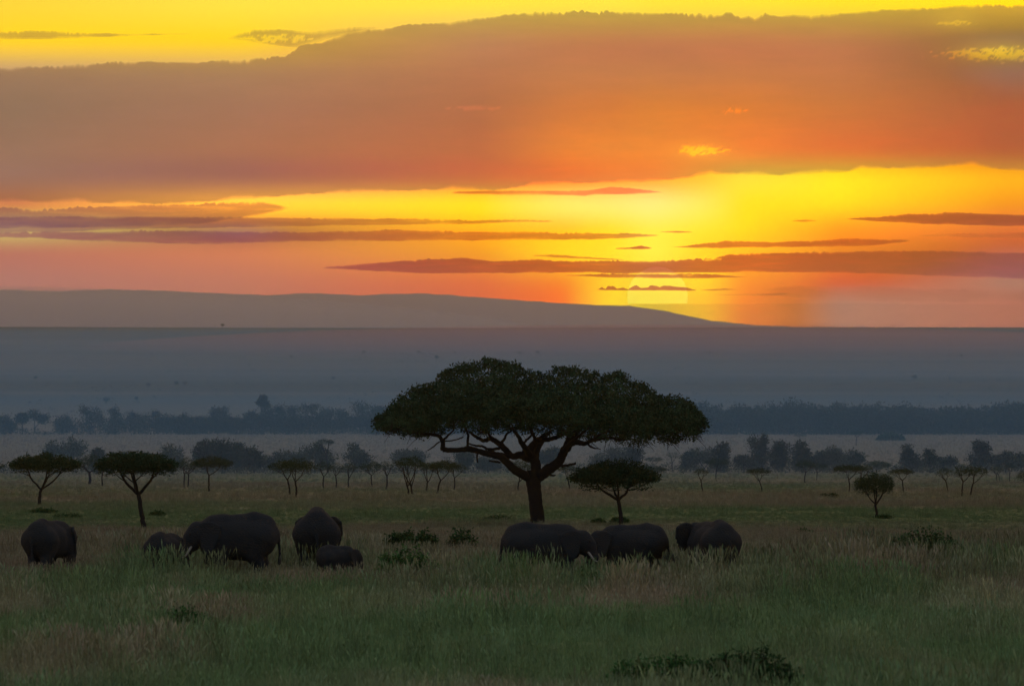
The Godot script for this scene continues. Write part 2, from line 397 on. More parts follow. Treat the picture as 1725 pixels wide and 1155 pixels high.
	cloud("long red brown cloud bar lying across the top of the sun", [[540.0, 450.0], [620.0, 443.0], [700.0, 438.0], [780.0, 434.0], [830.0, 440.0], [880.0, 437.5], [910.0, 437.0], [960.0, 440.0], [1030.0, 439.0], [1100.0, 440.0], [1140.0, 438.5], [1200.0, 436.0], [1230.0, 428.5], [1300.0, 425.5], [1420.0, 424.0], [1520.0, 422.0], [1600.0, 423.0], [1725.0, 425.0], [2600.0, 425.0]], [[540.0, 452.0], [700.0, 460.0], [860.0, 460.0], [1000.0, 459.0], [1060.0, 461.0], [1200.0, 459.0], [1300.0, 458.0], [1450.0, 460.0], [1600.0, 465.0], [1725.0, 470.0], [2600.0, 480.0]], 39000.0, Vector3(0.43, 0.1, 0.75), 1.2, 2.5, [[1200.0, 437.0, 22.0, 2.5, 0.8]], 2.5)
	cloud("thin lip of cloud under the long bar right over the sun", [[950.0, 463.0], [1000.0, 461.5], [1060.0, 461.0], [1150.0, 461.0], [1200.0, 462.0], [1265.0, 466.0]], [[950.0, 464.0], [1010.0, 467.0], [1100.0, 468.5], [1180.0, 468.5], [1220.0, 468.0], [1265.0, 467.0]], 38500.0, warm, 1.0, 1.8, [[1150.0, 463.0, 26.0, 2.0, 0.6]], 2.0)
	cloud("small wedge of cloud on top of the long bar", [[895.0, 430.0], [930.0, 428.0], [980.0, 432.0], [1054.0, 437.0]], [[895.0, 431.0], [940.0, 434.0], [1000.0, 437.0], [1054.0, 438.0]], 38500.0, Vector3(0.62, 0.3, 0.9), 0.8, 1.8)
	cloud("lumpy dark little cloud row crossing the sun disc", [[1006.0, 487.0], [1014.0, 483.8], [1020.0, 486.5], [1025.0, 480.9], [1034.0, 482.4], [1040.0, 486.0], [1050.0, 483.8], [1058.0, 487.0], [1066.0, 481.6], [1072.0, 479.5], [1080.0, 484.6], [1092.0, 483.8], [1096.0, 480.2], [1106.0, 480.9], [1112.0, 483.1], [1118.0, 480.2], [1130.0, 480.9], [1142.0, 483.1], [1154.0, 483.8], [1174.0, 488.5]], [[1006.0, 488.0], [1020.0, 488.8], [1060.0, 489.0], [1120.0, 489.2], [1160.0, 489.5], [1174.0, 489.2]], 38000.0, Vector3(0.45, 0.1, 0.45), 0.9, 0.7, [], 0.8)
	cloud("thin ragged dash right of the sun disc", [[1178.0, 488.0], [1210.0, 486.0], [1222.0, 485.0], [1246.0, 487.0]], [[1178.0, 488.8], [1205.0, 490.0], [1225.0, 489.0], [1246.0, 487.8]], 38000.0, Vector3(0.68, 0.35, 0.85), 0.8, 1.6)
	cloud("thin dash low on the right of the sun disc", [[1200.0, 496.0], [1240.0, 495.0], [1290.0, 494.0], [1330.0, 493.0]], [[1200.0, 497.0], [1240.0, 497.5], [1290.0, 498.0], [1330.0, 496.0]], 38000.0, Vector3(0.72, 0.5, 0.9), 0.6, 1.6)
	cloud("dull red cloud bank low over the far ridge at right", [[1262.0, 492.0], [1285.0, 485.0], [1310.0, 482.5], [1345.0, 481.0], [1400.0, 484.0], [1480.0, 482.0], [1560.0, 486.0], [1725.0, 487.0], [2800.0, 484.0]], [[1262.0, 495.0], [1350.0, 502.0], [1450.0, 506.0], [1600.0, 509.0], [1725.0, 512.0], [2800.0, 515.0]], 38000.0, Vector3(0.84, 0.76, 0.82), 1.3, 12.0)
	cloud("flat topped dull red haze bank along the horizon behind the hills", [[300.0, 530.0], [700.0, 515.0], [880.0, 513.0], [950.0, 513.5], [1060.0, 512.0], [1160.0, 511.0], [1230.0, 511.0], [1350.0, 510.0], [1500.0, 511.0], [1725.0, 512.0], [3000.0, 508.0]], [[300.0, 580.0], [3000.0, 580.0]], 60000.0, Vector3(0.86, 0.84, 0.92), 0.35, 1.6, [], 4.0)
	# the sun: a globe half a degree wide, its lower part sunk below the edge of the haze bank
	var radius := 51.0 / LENS * 90000.0
	var v := PackedVector3Array()
	var ix := PackedInt32Array()
	for j in 33:
		var low := asin(-11.2 / 51.0)
		var lat := lerpf(low, PI / 2, j / 32.0)
		for k in 97:
			v.append(Vector3(cos(lat) * sin(TAU * k / 96.0), sin(lat), cos(lat) * cos(TAU * k / 96.0)) * radius)
	for j in 32:
		for k in 96:
			var a := j * 97 + k
			ix.append_array(PackedInt32Array([a, a + 97, a + 1, a + 1, a + 97, a + 98]))
	var s := array_mesh(v, ix)
	var sm := StandardMaterial3D.new()
	sm.albedo_color = Color.BLACK
	sm.emission_enabled = true
	sm.emission = Color(1.0, 0.94, 0.25)
	sm.emission_energy_multiplier = 1.42
	var sun := part("sun_in_sky", s, sm, self)
	sun.position = at(1108, 500, 90000.0)
	tag(sun, "pale yellow sun disc setting behind the farthest ridge", "", "", "structure")

# ---------------------------------------------------------------- plants

var LEAF_RING := []

func tube(v: PackedVector3Array, ix: PackedInt32Array, nn: PackedVector3Array, path: Array, radii: Array, sides := 7) -> void:
	# a tapering limb along a path of points
	var base := v.size()
	var side := Vector3(0.3, 0, 1).normalized()
	for i in path.size():
		var p: Vector3 = path[i]
		var dir: Vector3 = ((path[mini(i + 1, path.size() - 1)] as Vector3) - (path[maxi(i - 1, 0)] as Vector3)).normalized()
		var u := dir.cross(side)
		if u.length() < 0.05: u = dir.cross(Vector3(1, 0, 0))
		u = u.normalized()
		var w := dir.cross(u).normalized()
		side = u.cross(dir).normalized()
		for k in sides:
			var a := TAU * k / sides
			var n := u * cos(a) + w * sin(a)
			var bump := 1.0 + 0.14 * noise.get_noise_3d(p.x * 30.0 + n.x * 20.0, p.y * 22.0, p.z * 30.0 + n.z * 20.0)
			v.append(p + n * radii[i] * bump)
			nn.append(n)
	for i in path.size() - 1:
		for k in sides:
			var a := base + i * sides + k
			var b := base + i * sides + (k + 1) % sides
			ix.append_array(PackedInt32Array([a, a + sides, b, b, a + sides, b + sides]))

func smooth_path(pts: Array, cuts := 4) -> Array:        # Catmull-Rom through [Vector3, radius] pairs, with a little crookedness
	var out := []
	var rad := []
	for i in pts.size() - 1:
		var p0: Vector3 = pts[maxi(i - 1, 0)][0]
		var p1: Vector3 = pts[i][0]
		var p2: Vector3 = pts[i + 1][0]
		var p3: Vector3 = pts[mini(i + 2, pts.size() - 1)][0]
		for k in cuts:
			var t := k / float(cuts)
			var q := 0.5 * (2.0 * p1 + (p2 - p0) * t + (2.0 * p0 - 5.0 * p1 + 4.0 * p2 - p3) * t * t + (3.0 * p1 - p0 - 3.0 * p2 + p3) * t * t * t)
			var r: float = lerpf(pts[i][1], pts[i + 1][1], t)
			if k > 0: q += Vector3(rng.randf_range(-1, 1), rng.randf_range(-1, 1), rng.randf_range(-1, 1)) * minf(r, 0.12) * 0.35
			out.append(q)
			rad.append(r)
	out.append(pts[-1][0])
	rad.append(pts[-1][1])
	return [out, rad]

func sprig(v: PackedVector3Array, c: PackedColorArray, at_: Vector3, size: float, leaves: int, leaf: float, flat: float, tone: Color) -> void:
	# a tuft of small leaves on all sides of a point, each leaf a bent pair of triangles
	for i in leaves:
		var d := Vector3(rng.randfn(), rng.randfn() * flat, rng.randfn()) * 0.55
		var p := at_ + d * size
		var out := (d + Vector3(rng.randf_range(-0.8, 0.8), rng.randf_range(-0.2, 0.7), rng.randf_range(-0.8, 0.8))).normalized()
		var wide := out.cross(Vector3(rng.randf_range(-1, 1), rng.randf_range(-1, 1), rng.randf_range(-1, 1))).normalized()
		var l := leaf * rng.randf_range(0.6, 1.4)
		var tip := p + out * l
		var mid := p + out * l * 0.5
		var col := tone * rng.randf_range(0.7, 1.35)
		v.append_array(PackedVector3Array([p, mid + wide * l * 0.3, tip, p, tip, mid - wide * l * 0.3 + Vector3(0, l * 0.08, 0)]))
		for k in 6: c.append(col)

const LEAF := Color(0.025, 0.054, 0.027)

func limb(pts: Array, v: PackedVector3Array, ix: PackedInt32Array, nn: PackedVector3Array, sides := 7, cuts := 4) -> void:
	var s := smooth_path(pts, cuts)
	tube(v, ix, nn, s[0], s[1], sides)

# A flat-crowned acacia: crown outline given by half width, rise of the top and sag of the underside; forks reach into it.
func acacia(o: Node3D, tall: float, half: float, thick: float, trunk_r: float, lean: Vector3, forks: int, fork_at: float, n_sprigs: int, seed_: int, shape := 0.0, stems := 1, shift := 0.0, bark_sides := 7) -> void:
	rng.seed = seed_
	var v := PackedVector3Array()
	var ix := PackedInt32Array()
	var nn := PackedVector3Array()
	var under := tall - thick
	var ends := []
	for s in stems:
		var foot := Vector3((s - (stems - 1) * 0.5) * trunk_r * 5.0, -0.15, rng.randf_range(-0.3, 0.3) * (stems - 1))
		var knee := foot + lean + Vector3(rng.randf_range(-0.05, 0.05) * tall, fork_at * tall, rng.randf_range(-0.04, 0.04) * tall)
		var middle := foot.lerp(knee, 0.5) + Vector3(rng.randf_range(-0.03, 0.03) * tall, 0, 0)
		limb([[foot, trunk_r * 1.25], [foot.lerp(middle, 0.4), trunk_r * 1.0], [middle, trunk_r * 0.9], [knee, trunk_r * 0.82]], v, ix, nn, bark_sides)
		for k in forks:
			var a := TAU * (k + rng.randf_range(-0.2, 0.2)) / forks + 0.5 * s
			var reach := half * rng.randf_range(0.35, 0.62)
			var end := Vector3(shift + knee.x * 0.4 + cos(a) * reach, under + thick * rng.randf_range(0.15, 0.4), sin(a) * reach * 0.9)
			var bend := knee.lerp(end, rng.randf_range(0.4, 0.6)) + Vector3(cos(a), -0.25 + rng.randf_range(-0.2, 0.1), sin(a)) * half * 0.1
			var r0 := trunk_r * rng.randf_range(0.45, 0.65)
			limb([[knee - Vector3(0, trunk_r * 0.5, 0), r0 * 1.1], [bend, r0 * 0.8], [end, r0 * 0.4]], v, ix, nn, 6)
			ends.append([bend, r0 * 0.6])
			for j in 3:
				var a2 := a + rng.randf_range(-0.8, 0.8)
				var r2 := half * rng.randf_range(0.55, 0.95)
				var e2 := Vector3(shift + cos(a2) * r2, under + thick * rng.randf_range(0.1, 0.6) * (1.0 - 0.4 * r2 / half), sin(a2) * r2 * 0.9)
				var from: Vector3 = bend.lerp(end, rng.randf_range(0.0, 0.8))
				limb([[from, r0 * 0.5], [from.lerp(e2, 0.5) + Vector3(0, -thick * rng.randf_range(0.0, 0.12), 0), r0 * 0.3], [e2, r0 * 0.12]], v, ix, nn, 5, 3)
	part("trunk", array_mesh(v, ix, nn), M.bark, o)
	var lv := PackedVector3Array()
	var lc := PackedColorArray()
	for i in n_sprigs:
		var a := rng.randf() * TAU
		var q := sqrt(rng.randf())
		var lobe := 1.0 + 0.36 * noise.get_noise_2d(cos(a) * 60.0 + seed_ * 13.0, sin(a) * 60.0)
		var x := cos(a) * q * half * lobe
		var z := sin(a) * q * half * lobe * 0.92
		var dome_ := pow(maxf(0.0, 1.0 - q * q), 0.55 - 0.2 * shape)
		var lump := 1.0 + 0.55 * noise.get_noise_2d(x * 75.0 / half + seed_ * 7.0, z * 55.0 / half)
		var top := under + thick * (0.34 + 0.66 * dome_ * lump)
		var low := under + thick * (0.26 * q * q + 0.16 * noise.get_noise_2d(x * 80.0 / half, z * 80.0 / half + 50.0)) - thick * 0.30 * maxf(shape, 0.0) * dome_
		var y := lerpf(low, top, pow(rng.randf(), 0.7))
		if noise.get_noise_3d(x * 90.0 / half, y * 90.0 / half, z * 90.0 / half + seed_) < -0.17: continue
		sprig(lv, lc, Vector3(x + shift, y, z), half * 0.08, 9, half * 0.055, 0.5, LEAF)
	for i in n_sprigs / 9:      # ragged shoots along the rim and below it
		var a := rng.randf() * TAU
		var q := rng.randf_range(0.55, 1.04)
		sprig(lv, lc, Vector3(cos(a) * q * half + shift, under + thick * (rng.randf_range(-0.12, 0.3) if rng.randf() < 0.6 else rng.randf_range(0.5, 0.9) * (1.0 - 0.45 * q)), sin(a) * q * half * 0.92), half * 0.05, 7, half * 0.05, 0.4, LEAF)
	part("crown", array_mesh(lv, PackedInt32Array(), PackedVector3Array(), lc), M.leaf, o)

# A round or many-lobed broadleaf tree or bush; lobes are [x, y, radius x, radius y] in metres.
func leafy(o: Node3D, lobes: Array, trunk_h: float, trunk_r: float, n_sprigs: int, leaf: float, tone: Color, seed_: int, sparse := 0.0) -> void:
	rng.seed = seed_
	var total := 0.0
	for l in lobes: total += l[2] * l[3]
	if trunk_r > 0.0:
		var v := PackedVector3Array()
		var ix := PackedInt32Array()
		var nn := PackedVector3Array()
		var fork := Vector3(rng.randf_range(-0.3, 0.3), trunk_h, 0)
		limb([[Vector3(0, -0.2, 0), trunk_r * 1.3], [Vector3(0, trunk_h * 0.5, 0), trunk_r], [fork, trunk_r * 0.8]], v, ix, nn, 6)
		for l in lobes:
			limb([[fork, trunk_r * 0.6], [Vector3(l[0] * 0.6, lerpf(trunk_h, l[1], 0.55), 0), trunk_r * 0.4], [Vector3(l[0], l[1] + l[3] * 0.3, 0), trunk_r * 0.15]], v, ix, nn, 5, 3)
			for j in 3 + int(sparse * 6.0):
				var a := rng.randf() * TAU
				limb([[Vector3(l[0] * 0.7, lerpf(trunk_h, l[1], 0.7), 0), trunk_r * 0.3], [Vector3(l[0] + cos(a) * l[2] * 0.75, l[1] + l[3] * rng.randf_range(-0.2, 0.85), sin(a) * l[2] * 0.7), trunk_r * 0.08]], v, ix, nn, 4, 3)
		part("trunk", array_mesh(v, ix, nn), M.bark, o)
	var lv := PackedVector3Array()
	var lc := PackedColorArray()
	for l in lobes:
		var n := int(n_sprigs * l[2] * l[3] / total)
		for i in n:
			var d := Vector3(rng.randfn(), rng.randfn(), rng.randfn()).normalized()
			var r := pow(rng.randf(), 0.4)
			var lump: float = 1.0 + 0.62 * noise.get_noise_3d(d.x * 55.0 + l[0] * 9.0 + seed_, d.y * 55.0, d.z * 55.0 + l[1] * 5.0)
			var p := Vector3(l[0], l[1], 0) + Vector3(d.x * l[2], d.y * l[3], d.z * l[2] * 0.9) * r * lump
			if p.y < 0.1: p.y = 0.1 + rng.randf() * 0.3
			if noise.get_noise_3d(p.x * 26.0 / leaf * 0.5, p.y * 26.0 / leaf * 0.5, p.z * 26.0 / leaf * 0.5) < -0.22 + sparse * 0.4: continue
			sprig(lv, lc, p, leaf * 1.5, 8, leaf, 0.8, tone)
	part("crown", array_mesh(lv, PackedInt32Array(), PackedVector3Array(), lc), M.leaf, o)

# The big umbrella acacia beside the herd, its limbs laid out one by one (metres from the foot of the trunk: across, up, towards the camera).
func big_acacia() -> void:
	var d := 507.0
	var foot := at(905, 888, d)
	foot.y = ground(foot.x, d)
	var o := thing("umbrella_acacia", foot, 0.0, "tallest umbrella acacia with a broad dark crown and thick forked trunk", "tree")
	rng.seed = 77
	var s := d / LENS
	# points on the limbs: across and up in the picture's grid from the foot of the trunk, then depth in metres and radius in metres
	var p := func(x: float, y: float, z: float, r: float) -> Array: return [Vector3((x - 905.0) * s, (888.0 - y) * s, z), r]
	var v := PackedVector3Array()
	var ix := PackedInt32Array()
	var nn := PackedVector3Array()
	var limbs := [
		[p.call(906, 894, 0.0, 0.72), p.call(905, 878, 0.0, 0.58), p.call(903, 850, 0.0, 0.52), p.call(900, 825, 0.0, 0.56), p.call(899, 806, 0.0, 0.66), p.call(900, 796, 0.0, 0.55)],
		# left limb, rising far out to the left
		[p.call(895, 806, 0.1, 0.42), p.call(880, 799, 0.4, 0.34), p.call(862, 788, 0.9, 0.31), p.call(846, 772, 1.4, 0.28), p.call(826, 766, 1.9, 0.26), p.call(806, 761, 2.4, 0.22), p.call(790, 757, 2.8, 0.24), p.call(770, 759, 3.1, 0.2), p.call(747, 758, 3.4, 0.22)],
		[p.call(747, 758, 3.4, 0.2), p.call(746, 745, 3.6, 0.17), p.call(741, 736, 3.8, 0.14), p.call(725, 732, 4.0, 0.12), p.call(703, 730, 4.0, 0.1), p.call(688, 727, 3.9, 0.08), p.call(668, 722, 3.6, 0.05)],
		[p.call(747, 744, 3.6, 0.1), p.call(757, 733, 3.8, 0.09), p.call(766, 725, 4.0, 0.05)],
		[p.call(741, 745, 3.7, 0.06), p.call(730, 754, 4.2, 0.05), p.call(721, 760, 4.4, 0.03)],
		[p.call(787, 757, 2.8, 0.12), p.call(788, 745, 2.6, 0.1), p.call(789, 733, 2.3, 0.1), p.call(784, 722, 2.0, 0.06)],
		[p.call(747, 744, 3.6, 0.06), p.call(766, 742, 3.4, 0.055), p.call(781, 737, 3.2, 0.05)],
		# middle left limb with its bundle of side branches
		[p.call(893, 772, -0.4, 0.4), p.call(876, 767, -0.8, 0.3), p.call(866, 770, -1.0, 0.26), p.call(857, 764, -1.3, 0.25), p.call(846, 753, -1.7, 0.24), p.call(838, 746, -2.0, 0.22), p.call(827, 739, -2.3, 0.2), p.call(815, 743, -2.6, 0.15), p.call(802, 736, -2.9, 0.13), p.call(790, 728, -3.2, 0.08)],
		[p.call(846, 753, -1.7, 0.14), p.call(834, 757, -1.4, 0.12), p.call(822, 757, -1.2, 0.1), p.call(812, 752, -1.0, 0.1), p.call(800, 751, -0.8, 0.08), p.call(790, 748, -0.6, 0.06)],
		[p.call(858, 772, -0.6, 0.12), p.call(846, 765, -0.2, 0.1), p.call(836, 764, 0.2, 0.09), p.call(828, 760, 0.4, 0.09), p.call(818, 757, 0.6, 0.07)],
		[p.call(842, 750, -1.8, 0.13), p.call(849, 741, -2.1, 0.11), p.call(853, 733, -2.3, 0.09), p.call(862, 726, -2.6, 0.06)],
		[p.call(828, 740, -2.3, 0.12), p.call(823, 731, -2.6, 0.1), p.call(816, 722, -2.8, 0.06)],
		[p.call(808, 761, 2.4, 0.08), p.call(804, 769, 2.6, 0.08), p.call(805, 780, 2.7, 0.05)],
		[p.call(842, 779, 1.3, 0.1), p.call(833, 778, 1.4, 0.08), p.call(824, 777, 1.5, 0.06)],
		# the upright middle limb
		[p.call(899, 803, 0.0, 0.46), p.call(903, 790, -0.1, 0.42), p.call(901, 778, -0.3, 0.38), p.call(894, 768, -0.4, 0.38), p.call(894, 757, -0.6, 0.34), p.call(900, 748, -0.9, 0.3), p.call(906, 742, -1.2, 0.26), p.call(922, 741, -1.6, 0.2), p.call(936, 738, -1.9, 0.18), p.call(950, 732, -2.2, 0.1)],
		[p.call(882, 766, -0.5, 0.13), p.call(882, 755, -0.9, 0.11), p.call(884, 745, -1.3, 0.1), p.call(892, 737, -1.7, 0.1), p.call(898, 730, -2.0, 0.06)],
		[p.call(900, 748, -0.9, 0.17), p.call(901, 738, -0.4, 0.14), p.call(896, 728, 0.2, 0.1), p.call(890, 716, 0.6, 0.06)],
		[p.call(908, 742, -1.2, 0.15), p.call(914, 735, -0.7, 0.12), p.call(926, 728, -0.2, 0.07)],
		# the right limb
		[p.call(908, 804, 0.2, 0.4), p.call(921, 793, 0.5, 0.42), p.call(936, 783, 0.8, 0.38), p.call(944, 775, 1.0, 0.35), p.call(950, 762, 1.3, 0.34), p.call(957, 750, 1.6, 0.34), p.call(962, 738, 1.8, 0.3), p.call(972, 728, 2.0, 0.2), p.call(986, 716, 2.3, 0.1)],
		[p.call(957, 749, 1.6, 0.28), p.call(972, 746, 1.9, 0.22), p.call(985, 748, 2.2, 0.17), p.call(996, 743, 2.5, 0.14), p.call(1012, 740, 2.8, 0.11), p.call(1030, 739, 3.1, 0.09), p.call(1048, 742, 3.4, 0.06), p.call(1066, 740, 3.6, 0.03)],
		[p.call(988, 747, 2.2, 0.09), p.call(996, 754, 2.4, 0.08), p.call(1004, 756, 2.5, 0.05), p.call(1011, 757, 2.6, 0.03)],
		[p.call(996, 743, 2.5, 0.1), p.call(1010, 733, 2.2, 0.09), p.call(1030, 727, 1.8, 0.06), p.call(1056, 722, 1.5, 0.04)],
		[p.call(962, 738, 1.8, 0.16), p.call(952, 729, 1.4, 0.13), p.call(944, 718, 1.0, 0.08)],
		[p.call(938, 785, 0.8, 0.14), p.call(950, 785, 1.2, 0.11), p.call(960, 783, 1.5, 0.09), p.call(970, 781, 1.7, 0.1)],
		[p.call(921, 797, 0.5, 0.14), p.call(929, 801, 0.8, 0.09), p.call(936, 801, 0.9, 0.04)],
		[p.call(921, 793, 0.5, 0.12), p.call(926, 785, 0.3, 0.08), p.call(930, 778, 0.2, 0.03)],
		# limbs that lean away from and towards the camera
		[p.call(901, 780, -0.4, 0.3), p.call(905, 760, -2.4, 0.24), p.call(915, 742, -4.6, 0.18), p.call(930, 725, -7.0, 0.08)],
		[p.call(894, 768, -0.2, 0.26), p.call(880, 748, 2.6, 0.2), p.call(872, 735, 4.6, 0.15), p.call(862, 722, 6.6, 0.07)],
		[p.call(950, 762, 1.3, 0.22), p.call(960, 748, 3.6, 0.17), p.call(976, 734, 6.0, 0.1), p.call(990, 722, 7.6, 0.05)],
	]
	# thin twigs between the limbs and the leaves
	var upper_raw := [[622, 712], [640, 702], [668, 672], [690, 660], [708, 657], [724, 655], [737, 636], [758, 624], [794, 620], [816, 612], [840, 617], [866, 619], [888, 633], [912, 631], [925, 640], [936, 627], [974, 626], [995, 634], [1024, 641], [1048, 631], [1068, 648], [1096, 656], [1118, 676], [1154, 674], [1175, 686], [1193, 710], [1196, 716]]
	var lower_raw := [[622, 712], [640, 724], [672, 732], [697, 737], [719, 729], [744, 726], [762, 720], [794, 725], [816, 731], [830, 722], [866, 723], [898, 726], [925, 728], [941, 733], [977, 736], [999, 739], [1024, 737], [1049, 742], [1067, 744], [1092, 750], [1110, 736], [1132, 746], [1157, 738], [1182, 736], [1196, 716]]
	var upper := []
	var lower := []
	for k in upper_raw.size(): upper.append([908.0 + (upper_raw[k][0] - 908.0) * 0.965, upper_raw[k][1]])
	for k in lower_raw.size(): lower.append([908.0 + (lower_raw[k][0] - 908.0) * 0.965, lower_raw[k][1]])
	for l in limbs:
		limb(l, v, ix, nn, 9, 5)
		part("trunk" if l == limbs[0] else "branch", array_mesh(v, ix, nn), M.bark, o)
		v = PackedVector3Array()
		ix = PackedInt32Array()
		nn = PackedVector3Array()
	for i in 260:
		var x := rng.randf_range(640, 1180)
		var y0 := on_line(lower, x)
		var z := rng.randf_range(-7.5, 7.5)
		var a := Vector3((x - 905.0) * s, (888.0 - y0 + rng.randf_range(2, 18)) * s, z)
		var b := a + Vector3(rng.randf_range(-0.9, 0.9) + signf(x - 905.0) * 0.3, rng.randf_range(-1.1, 0.1), rng.randf_range(-0.6, 0.6))
		limb([[a, 0.03], [a.lerp(b, 0.5) + Vector3(0, rng.randf_range(-0.1, 0.15), 0), 0.024], [b, 0.012]], v, ix, nn, 3, 2)
	part("twigs", array_mesh(v, ix, nn), M.bark, o).set_meta("kind", "stuff")
	var lv := PackedVector3Array()
	var lc := PackedColorArray()
	var n := 0
	while n < 9000:
		var x := rng.randf_range(631, 1187)
		var a := on_line(upper, x)
		var b := on_line(lower, x)
		var q := (x - 908.0) / 280.0
		var zr := 10.5 * sqrt(maxf(0.02, 1.0 - q * q))
		var z := rng.randf_range(-zr, zr)
		var zq := absf(z) / zr
		# the crown is a shallow dome in depth too: it thins and drops towards its rim
		var drop := (b - a) * 0.62 * pow(zq, 2.6)
		var lump := 9.0 * noise.get_noise_2d(x * 1.15 + 31.0, z * 11.0) * (1.0 - 0.3 * zq)
		var ragged := 13.0 * noise.get_noise_2d(x * 4.5, z * 20.0 + 60.0)
		var top := a + drop - lump * zq + 3.0 + ragged
		var low := b - (b - a) * 0.10 - 3.0 + 9.0 * noise.get_noise_2d(x * 1.7, z * 12.0 + 200.0) + (b - a) * 0.12 * zq
		if low < top + 3.0: low = top + 3.0
		var y := lerpf(top, low, rng.randf()) - 9.0 * pow(rng.randf(), 5.0)
		var hole := noise.get_noise_3d(x * 3.4, y * 6.5, z * 2.5)
		var rim := clampf(1.0 - minf(y - top, low - y) / maxf((low - top) * 0.34, 4.0), 0.0, 1.0)
		if absf(x - 908.0) > 190.0: rim = maxf(rim, (absf(x - 908.0) - 190.0) / 80.0)
		if hole < lerpf(-0.3, 0.03, rim) or (y > b - 16.0 and noise.get_noise_3d(x * 3.2 + 70.0, y * 2.0, z * 9.0) > 0.02): continue
		n += 1
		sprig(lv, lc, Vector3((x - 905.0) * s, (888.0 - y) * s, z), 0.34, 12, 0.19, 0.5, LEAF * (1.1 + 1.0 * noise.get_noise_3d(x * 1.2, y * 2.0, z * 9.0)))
	for i in 850:      # spiky shoots standing out of the outline
		var x := rng.randf_range(634, 1184)
		var up_ := rng.randf() < 0.72
		var y := on_line(upper, x) - rng.randf_range(-3, 9) if up_ else on_line(lower, x) + rng.randf_range(-2, 7)
		var z := rng.randf_range(-2.5, 2.5)
		var c0 := Vector3((x - 905.0) * s, (888.0 - y) * s, z)
		for k in 5:
			sprig(lv, lc, c0 + Vector3(rng.randf_range(-0.12, 0.12), -0.09 * k if up_ else 0.09 * k, 0), 0.1, 3, 0.2, 0.8, LEAF)
	part("crown", array_mesh(lv, PackedInt32Array(), PackedVector3Array(), lc), M.leaf, o)

# ---------------------------------------------------------------- elephants

